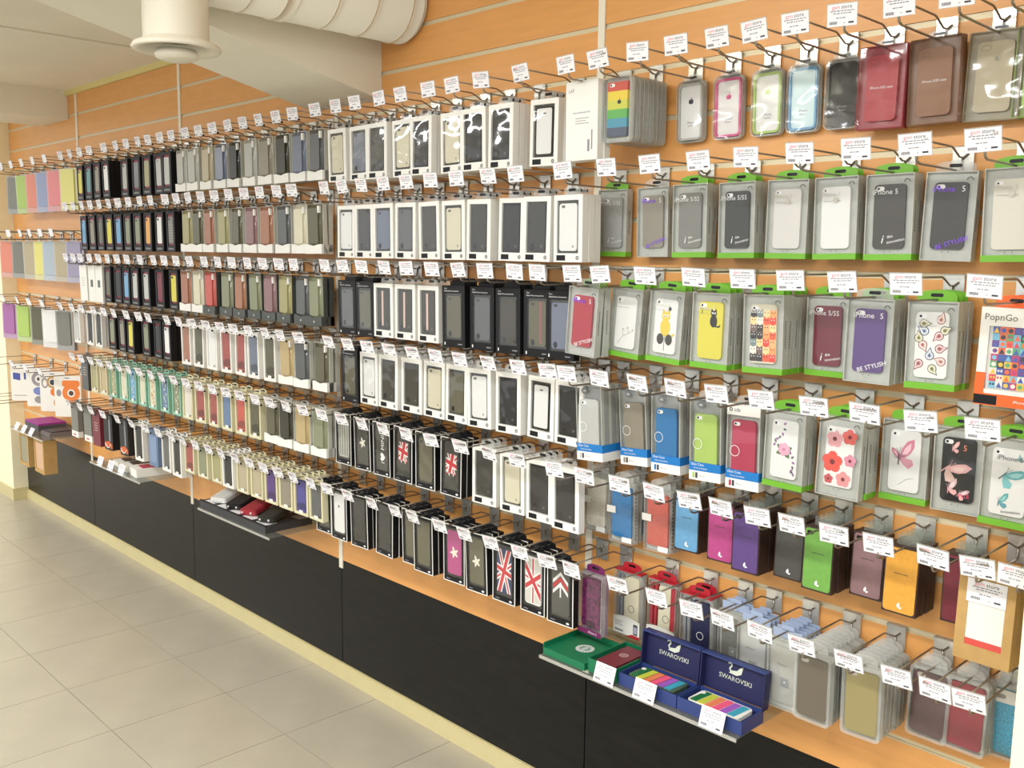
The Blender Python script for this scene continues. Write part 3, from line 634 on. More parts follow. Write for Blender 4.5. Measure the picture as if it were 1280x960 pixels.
def R_wf(col, var, fm=None):
    w_, h, d = 0.086, 0.168, 0.022; fm = fm or M_WHITE
    P = [one('carton', lambda q: frame_box(q, w_, h, d, fm, 0.009, 0.009, 0.012, 0.010)),
         one('insert_card', lambda q: q.box(-w_/2+0.0093, w_/2-0.0093, -d+0.0050, -d+0.006, 0.0123, h-0.0103, cm(col))),
         one('phone_case', lambda q: q.rrect(-0.027, 0.027, 0.018, h-0.018, 0.007, -d+0.0020, -d+0.0050, cm(col, 0.3))),
         one('bottom_badge', lambda q: q.rrect(-0.012, 0.012, 0.008, 0.021, 0.002, -d-0.0005, -d+0.0002, M_WHITE, 2)),
         one('hang_tab', lambda q: tabp(q, 0.05, h-0.001, 0.018, fm))]
    if fm is M_MINT: P.append(sub('printed_picture', lambda q: [leaf(q, 0.012*math.sin(3*i), 0.03+0.011*i, i*1.1, 0.018, 0.009, C(214, 150, 70) if var == 'o' else C(196, 206, 180), -d+0.0019) for i in range(9)], 2))
    if col in ('brick red', 'coral red', 'purple', 'indigo', 'olive', 'slate blue'): P.append(sub('tonal_panel', lambda q: q.prism([(-0.027, 0.026), (0.027, 0.026), (0.027, 0.050), (0.006, 0.056), (-0.027, 0.044)], -d+0.0016, -d+0.0020, mat('tonal_'+col.replace(' ', '_'), tuple(int(0.72*x) for x in PAL[col]), 0.4)), 2))
    return (w_, h, d, 0.050, P, [P[0], P[4]])
def R_cf(col, var): return R_wf(col, var, M_CREAM)
def R_mf(col, var): return R_wf(col, var, M_MINT)

def R_rb(col, var):
    w_, h, d = 0.080, 0.166, 0.028; Rd = C(120, 24, 40)
    P = [one('carton', lambda q: frame_box(q, w_, h, d, M_BLACK, 0.012, 0.014, 0.026, 0.012)),
         one('red_lining', lambda q: q.ring([(-0.0275, 0.0265), (0.0255, 0.0265), (0.0255, h-0.0125), (-0.0275, h-0.0125)], [(-0.0235, 0.034), (0.0215, 0.034), (0.0215, h-0.022), (-0.0235, h-0.022)], -d+0.003, -d+0.0058, Rd)),
         one('phone_case', lambda q: q.rrect(-0.0235, 0.0215, 0.034, h-0.022, 0.006, -d+0.001, -d+0.0058, cm(col, 0.3))),
         sub('camera_hole', lambda q: q.rrect(-0.019, -0.003, h-0.036, h-0.026, 0.004, -d+0.0006, -d+0.001, M_LENS), 2),
         one('bottom_lettering', lambda q: q.box(-0.026, 0.024, -d-0.0003, -d, 0.008, 0.016, C(120, 118, 116))),
         one('hang_tab', lambda q: tabp(q, 0.05, h-0.001, 0.018, M_BLACK))]
    if var == 'dots': P.append(sub('dots', lambda q: [q.prism(circ(-0.018+0.009*i, 0.044+0.011*j, 0.0024, 6), -d+0.0006, -d+0.001, C(180, 178, 168)) for i in range(5) for j in range(7)], 2))
    return (w_, h, d, 0.052, P, [P[0], P[5]])

def R_wp(col, var):
    w_, h, d = 0.090, 0.172, 0.024
    P = [one('carton', lambda q: q.box(-w_/2, w_/2, -d, 0, 0, h, M_WHITE if col == 'white' else cm(col)))]
    if var == 'q': P.append(one('dark_print', lambda q: q.rrect(-0.016, 0.016, 0.07, 0.105, 0.003, -d-0.0004, -d, C(96, 100, 96))))
    elif var == 'r': P.append(one('white_base', lambda q: q.box(-w_/2-0.0003, w_/2+0.0003, -d-0.0004, 0, 0.0, 0.03, M_WHITE))); P.append(one('red_print', lambda q: q.box(-0.02, 0.01, -d-0.0008, -d, 0.008, 0.016, C(196, 60, 60))))
    else: P.append(one('front_print', lambda q: [q.box(-0.02, 0.018, -d-0.0004, -d, 0.075+0.012*i, 0.078+0.012*i, C(190, 180, 164)) for i in range(4)]))
    P.append(one('hang_tab', lambda q: tabp(q, 0.05, h-0.001, 0.018, M_WHITE if col == 'white' else cm(col))))
    return (w_, h, d, 0.050, P, [P[0]])

def R_pad(col, var):
    w_, h, d = 0.094, 0.170, 0.026
    P = [one('pouch_body', lambda q: q.rrect(-w_/2, w_/2, 0, h, 0.012, -d, 0, cm(col, 0.5)))]
    if var == 'o':
        P.append(one('orange_panel', lambda q: q.prism([(-0.040, 0.012), (0.042, 0.012), (0.042, 0.030), (0.01, 0.044), (-0.040, 0.036)], -d-0.0012, -d, C(206, 98, 50))))
        P.append(one('white_cord', lambda q: q.tube([(-0.030+0.006*i, -d-0.003, 0.030-0.018*math.sin(PI*i/10)) for i in range(11)], 0.0022, M_WHITE)))
        P.append(one('grey_strap', lambda q: q.box(0.012, 0.028, -d-0.002, -d, 0.046, h-0.004, C(128, 130, 136))))
    else: P.append(one('window_panel', lambda q: q.rrect(-0.034, 0.034, 0.02, h-0.03, 0.008, -d-0.001, -d, mat('pale_'+col, tuple(min(255, x+22) for x in PAL[col]), 0.4))))
    P.append(one('hang_tab', lambda q: tabp(q, 0.05, h-0.001, 0.018, M_SHELL)))
    return (w_, h, d, 0.050, P, [P[0]])

def R_po(col, var):
    w_, h, d = 0.135, 0.210, 0.012; light = mat('pouch_light_'+col.replace(' ', '_'), tuple(int(0.55*x+0.45*205) for x in PAL[col]), 0.3)
    P = [one('clear_pouch', lambda q: q.rrect(-w_/2, w_/2, 0, h, 0.004, -d+0.006, 0, light)), one('phone_case', lambda q: q.rrect(-0.050, 0.050, 0.030, h-0.006, 0.008, -d, -d+0.006, cm(col))),
         one('hang_tab', lambda q: tabp(q, 0.05, h-0.001, 0.018, M_SHELL))]
    return (w_, h, d, 0.052, P, [P[0]])

def R_cam(col, var):
    w_, h, d = 0.150, 0.225, 0.008
    P = [one('backing_card', lambda q: q.rrect(-w_/2, w_/2, 0, h, 0.006, -d, 0, M_WHITE))]
    Bu, Or, Gy = C(70, 84, 160), C(232, 128, 56), C(150, 146, 150)
    def pr(q):
        y = -d
        if var == 'blue': [q.prism([(x, 0.13), (x+0.045, 0.122), (x+0.045, 0.165), (x, 0.17)], y-0.0004, y, Bu) for x in (-0.06, 0.008)]; q.box(-0.06, 0.06, y-0.0003, y, 0.03, 0.034, Gy)
        elif var == 'blue2': q.ring(circ(0.0, 0.16, 0.042, 18), circ(0.0, 0.16, 0.022, 18), y-0.0004, y, Gy); q.prism(circ(0, 0.16, 0.010, 10), y-0.0004, y, M_INK); q.prism(circ(0.0, 0.09, 0.035, 14, 0.024), y-0.0005, y, C(120, 134, 190)); q.prism(circ(0.0, 0.04, 0.03, 12, 0.022), y-0.0004, y, Gy)
        elif var == 'orange': q.ring(circ(0.0, 0.165, 0.034, 16), circ(0.0, 0.165, 0.022, 16), y-0.0006, y, C(190, 150, 90)); q.prism(circ(0.0, 0.165, 0.016, 12), y-0.0006, y, M_INK); q.prism(circ(0.02, 0.11, 0.036, 14, 0.026), y-0.0004, y, Or); q.prism(circ(0.03, 0.05, 0.03, 12), y-0.0004, y, C(226, 160, 104)); q.ring(circ(-0.045, 0.16, 0.02, 12, 0.03), circ(-0.045, 0.16, 0.012, 12, 0.02), y-0.0004, y, Gy)
        else: q.ring(circ(0.02, 0.13, 0.05, 16), circ(0.02, 0.13, 0.022, 16), y-0.0004, y, Or); q.prism(circ(0.02, 0.13, 0.014, 10), y-0.0004, y, C(90, 60, 50)); q.prism(rr(-0.03, 0.07, 0.165, 0.2, 0.012), y-0.0003, y, Or); q.prism(circ(-0.05, 0.13, 0.014, 12, 0.02), y-0.0004, y, Gy)
    P.append(one('printed_picture', pr)); P.append(one('hang_slot', lambda q: q.rrect(-0.014, 0.014, h-0.016, h-0.010, 0.003, -d-0.0004, -d, M_INKG)))
    return (w_, h, d, 0.045, P, [P[0]])

def R_glit(col, var):
    w_, h, d = 0.078, 0.155, 0.020; gm = mat('glitter_'+col.replace(' ', '_'), PAL[col], 0.3, noise=0.3, nscale=500)
    P = [one('clear_box', lambda q: (q.box(-w_/2, w_/2, -0.008, 0, 0, h, M_FROST), q.ring(rr(-w_/2, w_/2, 0, h, 0.003, 2), rr(-w_/2+0.0015, w_/2-0.0015, 0.0015, h-0.0015, 0.002, 2), -d, -0.008, M_SHELL))),
         one('glitter_case', lambda q: q.rrect(-0.031, 0.031, 0.014, 0.143, 0.008, -0.0175, -0.008, gm)), sub('camera_hole', lambda q: camera_hole(q, -0.027, 0.139, -0.0176, 0.8), 1),
         one('white_label', lambda q: q.box(-w_/2-0.006, -w_/2+0.022, -d-0.0006, -d, 0.074, 0.092, M_WHITE)), one('bottom_label', lambda q: q.box(0.004, 0.034, -d-0.0006, -d, 0.003, 0.016, M_WHITE)),
         one('window_film', lambda q: q.box(-w_/2+0.002, w_/2-0.002, -d-0.0001, -d+0.0003, 0.002, h-0.002, M_FILM)),
         one('side_holes', lambda q: [q.box(w_/2+0.0002, w_/2+0.0006, -0.012, -0.008, 0.012+0.0095*i, 0.016+0.0095*i, C(96, 90, 88)) for i in range(14)]),
         one('round_hang_tab', lambda q: q.prism([(-0.03, h-0.001), (0.03, h-0.001)]+[(0.03*math.cos(PI*i/10), h+0.012+0.014*math.sin(PI*i/10)) for i in range(11)], -0.0066, -0.0056, M_SHELL))]
    return (w_, h, d, 0.048, P, [P[0], P[1], P[-1]])

M_BRW = mat('brown_box', (58, 40, 34), 0.5, noise=0.2, nscale=30, stretch=(6, 1, 1))
def R_co(col, var):
    w_, h, d = 0.068, 0.137, 0.019
    P = [one('dark_box', lambda q: q.box(-w_/2, w_/2, -d, 0, 0, h, M_BRW)), one('leather_face', lambda q: q.rrect(-w_/2+0.003, w_/2-0.0025, 0.004, h-0.003, 0.006, -d-0.0016, -d, mat('leather_'+col.replace(' ', '_'), PAL[col], 0.5, noise=0.06, nscale=120, bump=0.15))),
         sub('small_logo', lambda q: (leaf(q, -0.001, 0.013, 1.4, 0.012, 0.006, M_WINK, -d-0.0017), leaf(q, 0.001, 0.013, 0.3, 0.007, 0.004, M_WINK, -d-0.0017)), 1),
         sub('debossed_line', lambda q: q.box(-0.014, 0.014, -d-0.0019, -d-0.0016, 0.082, 0.0832, mat('deboss', (70, 66, 66), 0.6)), 1),
         sub('camera_hole', lambda q: q.rrect(-0.027, -0.012, h-0.016, h-0.008, 0.004, -d-0.0019, -d-0.0016, M_LENS), 1),
         one('hang_strap', lambda q: q.box(-0.020, 0.020, -0.0030, -0.0022, h-0.004, h+0.020, M_ACRYL))]
    return (w_, h, d, 0.040, P, [P[0], P[-1]])

def R_kraft(col, var):
    w_, h, d = 0.098, 0.178, 0.026; K = mat('kraft_card', (186, 150, 92), 0.7, noise=0.08, nscale=30)
    P = [one('carton', lambda q: frame_box(q, w_, h, d, K, 0.018, 0.016, 0.030, 0.024)), one('white_sleeve', lambda q: q.box(-0.031, 0.033, -d+0.0015, -d+0.006, 0.042, h-0.024, M_WHITE)), one('red_stripe', lambda q: q.box(-0.031, 0.033, -d+0.0010, -d+0.006, 0.030, 0.042, C(214, 62, 52))),
         one('front_tag', lambda q: (q.box(-0.034, 0.034, -d-0.0012, -d-0.0004, h-0.066, h-0.022, M_TAG), tag_print(q, -d-0.0014, 0.0, h-0.044, 0.062, 0.040))), one('window_film', lambda q: q.box(-0.031, 0.033, -d, -d+0.0003, 0.030, h-0.024, M_FILM))]
    return (w_, h, d, 0.030, P, [P[0]])

def R_pop(col, var):
    w_, h, d = 0.105, 0.180, 0.024; O = C(238, 104, 40)
    def pic(q):
        rn = random.Random(5); cols = [(240, 196, 60), (196, 40, 110), (60, 90, 170), (236, 232, 222), (40, 36, 50), (236, 110, 50), (110, 60, 140), (90, 170, 110), (220, 60, 70), (120, 190, 220)]
        for i in range(5):
            for j in range(9):
                x = -0.030+0.012*i; z = 0.033+0.0125*j; c_ = C(*cols[rn.randrange(10)]); q.box(x, x+0.0118, -0.0222, -0.018, z, z+0.0122, c_)
                c2 = C(*cols[rn.randrange(10)])
                if rn.random() < 0.55: q.prism(circ(x+0.006, z+0.006, 0.0042, 8), -0.0225, -0.0222, c2)
                elif rn.random() < 0.6: q.prism([(x+0.001, z+0.001), (x+0.011, z+0.001), (x+0.006, z+0.011)], -0.0225, -0.0222, c2)
                else:
                    for e in (0.0035, 0.0085): q.box(x+e-0.0015, x+e+0.0015, -0.0225, -0.0222, z+0.005, z+0.009, c2)
    P = [one('carton', lambda q: frame_box(q, w_, h, d, M_WHITE, 0.016, 0.016, 0.030, 0.034)), one('orange_base', lambda q: (q.box(-w_/2-0.0003, w_/2+0.0003, -d-0.0004, 0.0003, 0, 0.022, O), q.box(-w_/2-0.0003, -w_/2+0.016, -d-0.0004, 0, 0.022, 0.060, O))),
         one('mosaic_case', pic), one('black_sticker', lambda q: q.box(-w_/2, -w_/2+0.040, -d-0.0010, -d, 0.002, 0.019, M_BLACK)), one('front_lettering', lambda q: add_text(q, 'PopnGo', 0.017, -0.018, -d-0.0004, h-0.018, C(96, 90, 84))), one('base_lettering', lambda q: add_text(q, 'iPhone 5', 0.007, 0.028, -d-0.0008, 0.011, M_WINK)),
         one('window_film', lambda q: q.box(-w_/2+0.016, w_/2-0.016, -d-0.0001, -d+0.0002, 0.030, h-0.034, M_FILM)), one('hang_tab', lambda q: tabp(q, 0.07, h-0.001, 0.024, O))]
    return (w_, h, d, 0.052, P, [P[0], P[1], P[-1]])

def R_purp(col, var):
    w_, h, d = 0.080, 0.160, 0.026; gm = mat('glitter_purple', (100, 34, 78), 0.3, noise=0.7, nscale=110); Dp = C(110, 24, 84)
    P = [one('clear_box', lambda q: (q.box(-w_/2, w_/2, -0.010, 0, 0, h, mat('lilac_plastic', (150, 128, 144), 0.3)), q.ring(rr(-w_/2, w_/2, 0, h, 0.003, 2), rr(-w_/2+0.003, w_/2-0.003, 0.003, h-0.003, 0.002, 2), -d, -0.010, M_SHELL))),
         one('glitter_case', lambda q: q.rrect(-0.030, 0.030, 0.018, h-0.014, 0.008, -0.022, -0.010, gm)), sub('dark_oval', lambda q: q.prism(circ(0.0, 0.028, 0.018, 14, 0.009), -0.0226, -0.022, C(56, 22, 46)), 1),
         one('bottom_band', lambda q: (q.box(-w_/2, w_/2, -d-0.0006, -d, 0.0, 0.014, Dp), add_text(q, 'iPhone 5', 0.008, 0.012, -d-0.0009, 0.007, M_WINK))), one('window_film', lambda q: q.box(-w_/2+0.003, w_/2-0.003, -d-0.0001, -d+0.0003, 0.014, h-0.003, M_FILM)),
         one('hang_tab', lambda q: tabp(q, 0.06, h-0.001, 0.022, Dp))]
    return (w_, h, d, 0.040, P, [P[0], P[-1]])

def R_qr(col, var):
    w_, h, d = 0.088, 0.170, 0.024; wave = [(-w_/2, 0.003), (w_/2, 0.003), (w_/2, 0.044)]+[(w_/2*(1-2*i/8), 0.046+0.006*math.sin(PI*i/8)) for i in range(9)]
    Rd = C(176, 30, 44)
    P = [one('clear_box', lambda q: (q.box(-w_/2, w_/2, -0.012, 0, 0, h, mat('silver_card', (176, 176, 172), 0.35)), q.ring(rr(-w_/2, w_/2, 0, h, 0.003, 2), rr(-w_/2+0.002, w_/2-0.002, 0.002, h-0.002, 0.002, 2), -d, -0.012, M_SHELL))),
         one('phone_case', lambda q: q.rrect(-0.012, 0.036, 0.03, h-0.012, 0.006, -0.020, -0.012, cm('cream' if col == 'red' else col))), sub('small_emblem', lambda q: q.ring(circ(0.012, 0.074, 0.010, 14), circ(0.012, 0.074, 0.0088, 14), -0.0206, -0.020, C(90, 88, 84) if col != 'navy' else M_WINK), 1),
         one('side_stripes', lambda q: [q.box(-0.036+0.012*i, -0.028+0.012*i, -0.0215, -0.012, 0.05, h-0.012, (cm(col) if col == 'red' else C(130, 132, 136))) for i in range(2)]+([q.box(0.026, 0.040, -0.0215, -0.012, 0.05, h-0.012, cm(col))] if col == 'red' else [])),
         one('white_base', lambda q: (q.prism(wave, -d-0.0006, -d, M_WHITE), q.rrect(0.024, 0.038, 0.010, 0.038, 0.002, -d-0.0010, -d, M_INK), q.rrect(0.026, 0.036, 0.014, 0.032, 0.001, -d-0.0013, -d, C(170, 172, 190)), [q.box(-0.038, -0.012-0.004*(i % 2), -d-0.0009, -d, 0.024+0.005*i, 0.0255+0.005*i, M_INKG) for i in range(3)], q.box(-0.038, -0.010, -d-0.0009, -d, 0.008, 0.013, M_INKG))),
         one('red_foot', lambda q: q.prism([(0.0, 0.0), (w_/2, 0.0), (w_/2, 0.008), (0.02, 0.009)], -d-0.0012, -d, Rd)),
         one('red_hang_tab', lambda q: (q.box(-w_/2, w_/2, -d, 0, h, h+0.003, Rd), tabp(q, 0.06, h+0.002, 0.020, Rd)))]
    return (w_, h, d, 0.045, P, [P[0], P[-1]])

def R_gcase(col, var):
    w_, h, d = 0.082, 0.160, 0.016; tabm = mat('pale_blue_plastic', (160, 176, 204), 0.3)
    P = [one('clear_box', lambda q: (q.rrect(-w_/2, w_/2, 0, h, 0.006, -0.008, 0, M_FROST), q.ring(rr(-w_/2, w_/2, 0, h, 0.006, 3), rr(-w_/2+0.003, w_/2-0.003, 0.003, h-0.003, 0.004, 3), -d, -0.008, M_SHELL))),
         one('phone_case', lambda q: q.rrect(-0.031, 0.031, 0.014, h-0.020, 0.007, -0.0125, -0.008, cm(col))), sub('grey_print', lambda q: (q.box(-0.010, 0.010, -0.0128, -0.0125, 0.050, 0.072, C(150, 152, 150)), add_text(q, 'iPhone', 0.008, -0.008, -0.0129, 0.100, C(136, 138, 136)), q.prism(circ(0.0, 0.062, 0.002, 8), -0.0131, -0.0128, M_WINK)), 1),
         one('blister_front', lambda q: q.prism(rr(-w_/2+0.003, w_/2-0.003, 0.003, h-0.003, 0.004, 3), -d-0.0002, -d+0.0002, M_FILM)),
         one('blue_hang_tab', lambda q: (q.box(-0.036, 0.036, -0.0046, -0.0036, h-0.002, h+0.018, tabm), q.rrect(-0.016, 0.016, h+0.016, h+0.028, 0.005, -0.0046, -0.0036, tabm)))]
    return (w_, h, d, 0.058, P, [P[0], P[-1]])

def R_clam(col, var):
    w_, h, d = 0.082, 0.150, 0.0165
    P = [one('clamshell', lambda q: (q.rrect(-w_/2, w_/2, 0, h, 0.009, -0.004, 0, M_FROST), q.ring(rr(-w_/2, w_/2, 0, h, 0.009, 3), rr(-w_/2+0.006, w_/2-0.006, 0.006, h-0.008, 0.006, 3), -d, -0.004, M_SHELL))),
         one('phone_case', lambda q: q.rrect(-0.033, 0.033, 0.010, h-0.012, 0.007, -0.0135, -0.004, cm(col) if var != 'gl' else mat('glitter_teal', (36, 140, 172), 0.3, noise=0.4, nscale=220)))]
    if var == 'cc':
        def cc(q):
            for e in (-1, 1):
                o_, n_ = [], []
                for i in range(15):
                    a = (math.radians(45)+math.radians(270)*i/14)+(PI if e > 0 else 0); o_.append((e*0.0042+0.0075*math.cos(a), 0.095+0.0075*math.sin(a))); n_.append((e*0.0042+0.0052*math.cos(a), 0.095+0.0052*math.sin(a)))
                for i in range(14): q.prism([o_[i], o_[i+1], n_[i+1], n_[i]], -0.0140, -0.0135, C(214, 190, 186))
        P.append(sub('interlocked_emblem', cc, 1))
    elif var == 'gl': P.append(sub('camera_hole', lambda q: (q.box(-0.033, 0.033, -0.0140, -0.0135, h-0.038, h-0.012, C(206, 204, 196)), q.rrect(-0.022, -0.002, h-0.03, h-0.021, 0.0044, -0.0143, -0.014, C(130, 126, 120))), 1))
    else: P.append(sub('camera_hole', lambda q: q.rrect(-0.027, -0.010, h-0.024, h-0.015, 0.0044, -0.0139, -0.0135, C(176, 172, 160)), 1))
    P.append(one('blister_front', lambda q: q.prism(rr(-w_/2+0.006, w_/2-0.006, 0.006, h-0.008, 0.006, 3), -d-0.0002, -d+0.0002, M_FILM)))
    P.append(one('hang_tab', lambda q: q.prism([(-0.026, h-0.002), (0.026, h-0.002)]+[(0.026*math.cos(PI*i/10), h+0.010+0.012*math.sin(PI*i/10)) for i in range(11)], -0.0030, -0.0016, M_SHELL)))
    return (w_, h, d, 0.042, P, [P[0], one('case_edge', lambda q: q.rrect(-0.033, 0.033, 0.010, h-0.012, 0.007, -0.0125, -0.004, cm('silver'))), P[-1]])

def tag_print(q, y, cx, cz, w_, h):
    """printed shop ticket: heading, word rows, barcode"""
    k = w_/0.057
    add_text(q, 'gsm', 0.0098*k, cx-0.0118*k, y, cz+h*0.36, M_PINKI); add_text(q, 'store', 0.0098*k, cx+0.0086*k, y, cz+h*0.36, M_INK)
    rn = random.Random(11)
    for r_, (za, x0, x1, m_) in enumerate(((0.19, -0.40, 0.42, M_INKG), (0.08, -0.30, 0.32, M_INKG), (-0.12, -0.2, 0.15, M_INKG))):
        x = x0
        while x < x1:
            l = 0.05+0.07*rn.random(); e = min(x+l, x1)
            q.box(cx+x*w_, cx+e*w_, y, y+0.0001, cz+za*h-0.0009*k, cz+za*h+0.0009*k, m_); x = e+0.025
    for i in range(14): q.box(cx+(-0.42+0.019*i)*w_, cx+(-0.42+0.019*i+0.008+0.005*(i % 3 == 0))*w_, y, y+0.0001, cz-0.40*h, cz-0.27*h, M_INK)
    q.box(cx+0.05*w_, cx+0.11*w_, y, y+0.0001, cz-0.37*h, cz-0.34*h, M_INKG); q.box(cx+0.22*w_, cx+0.40*w_, y, y+0.0001, cz-0.39*h, cz-0.31*h, M_INK)

MAKERS = {'gp': R_gp, 'sds': R_sds, 'bump': R_bump, 'shell': R_shell, 'rain': R_rain, 'paper': R_paper, 'wb': R_wb, 'db': lambda c_, v: R_wb(c_, v, True), 'kb': R_kb, 'bl': R_bl,
          'wf': R_wf, 'cf': R_cf, 'mf': R_mf, 'rb': R_rb, 'wp': R_wp, 'pad': R_pad, 'po': R_po, 'cam': R_cam, 'glit': R_glit, 'co': R_co, 'kraft': R_kraft, 'pop': R_pop,
          'purp': R_purp, 'qr': R_qr, 'gcase': R_gcase, 'clam': R_clam}
NAMES = {'gp': 'phone_case_pack', 'sds': 'phone_case_box', 'bump': 'phone_bumper_blister', 'shell': 'phone_case_shell_box', 'rain': 'striped_case_blister', 'paper': 'screen_film_envelope', 'wb': 'white_window_box',
         'db': 'black_window_box', 'kb': 'edged_window_box', 'bl': 'phone_case_blister', 'wf': 'framed_case_box', 'cf': 'framed_case_box', 'mf': 'framed_case_box', 'rb': 'slim_case_box', 'wp': 'accessory_carton', 'pad': 'phone_pouch',
         'po': 'phone_case_pouch', 'cam': 'accessory_card', 'glit': 'glitter_case_box', 'co': 'leather_case_box', 'kraft': 'kraft_case_box', 'pop': 'mosaic_case_box', 'purp': 'glitter_case_box', 'qr': 'stylus_case_pack', 'gcase': 'clear_case_box', 'clam': 'phone_case_clamshell'}
DESC = {'gp': '{c} case in frosted pack', 'sds': '{c} case, blue-banded clear box', 'bump': '{c} bumper in clear blister', 'shell': '{c} boxed case', 'rain': 'rainbow striped case in blister', 'paper': 'white film envelope', 'wb': 'white box showing {c} case',
        'db': 'black box showing {c} case', 'kb': 'white-edged black box, {c} case', 'bl': '{c} blister pack', 'wf': 'white-framed {c} case', 'cf': 'cream-framed {c} case', 'mf': 'mint-framed {c} case', 'rb': 'slim black box, {c} case', 'wp': '{c} carton', 'pad': '{c} phone pouch',
        'po': '{c} clear pouch', 'cam': 'white card with {v} print', 'glit': '{c} glitter case', 'co': '{c} leather-faced box', 'kraft': 'kraft box, white sleeve, red stripe', 'pop': 'orange white box, mosaic case', 'purp': 'purple glitter case', 'qr': 'red-topped pack, {c} case', 'gcase': '{c} clear case, blue tab', 'clam': '{c} case in clamshell'}
ART = {'cat': 'yellow-cat', 'blackcat': 'black-cat', 'cats': 'crowded-cats', 'branch': 'twig-print', 'rose': 'rose-print', 'poppy': 'poppy-print', 'butterfly': 'pink-butterfly', 'moth': 'pink-butterflies', 'teal': 'teal-butterfly', 'paisley': 'paisley', 'flag': 'flag-print', 'star': 'star-print', 'mini': 'MINI-lettered', 'bars': 'barred', 'chevron': 'chevron-print', 'stripe': 'pale-striped', 'bumper': 'black-rimmed', 'dots': 'dotted', 'o': 'orange-trimmed', 'cc': 'emblem'}
GROUPS = {'gp': 'frosted packs with green tabs', 'sds': 'clear boxes with blue bands', 'wb': 'white window boxes', 'db': 'black window boxes', 'kb': 'white-edged black boxes', 'bl': 'blister packs with curved bottom band', 'wf': 'thin-framed case boxes', 'cf': 'thin-framed case boxes', 'mf': 'mint-framed case boxes',
          'rb': 'slim black boxes', 'co': 'leather-faced dark boxes', 'clam': 'clear clamshells', 'po': 'coloured clear pouches', 'bump': 'bumper blisters', 'qr': 'red-topped packs'}
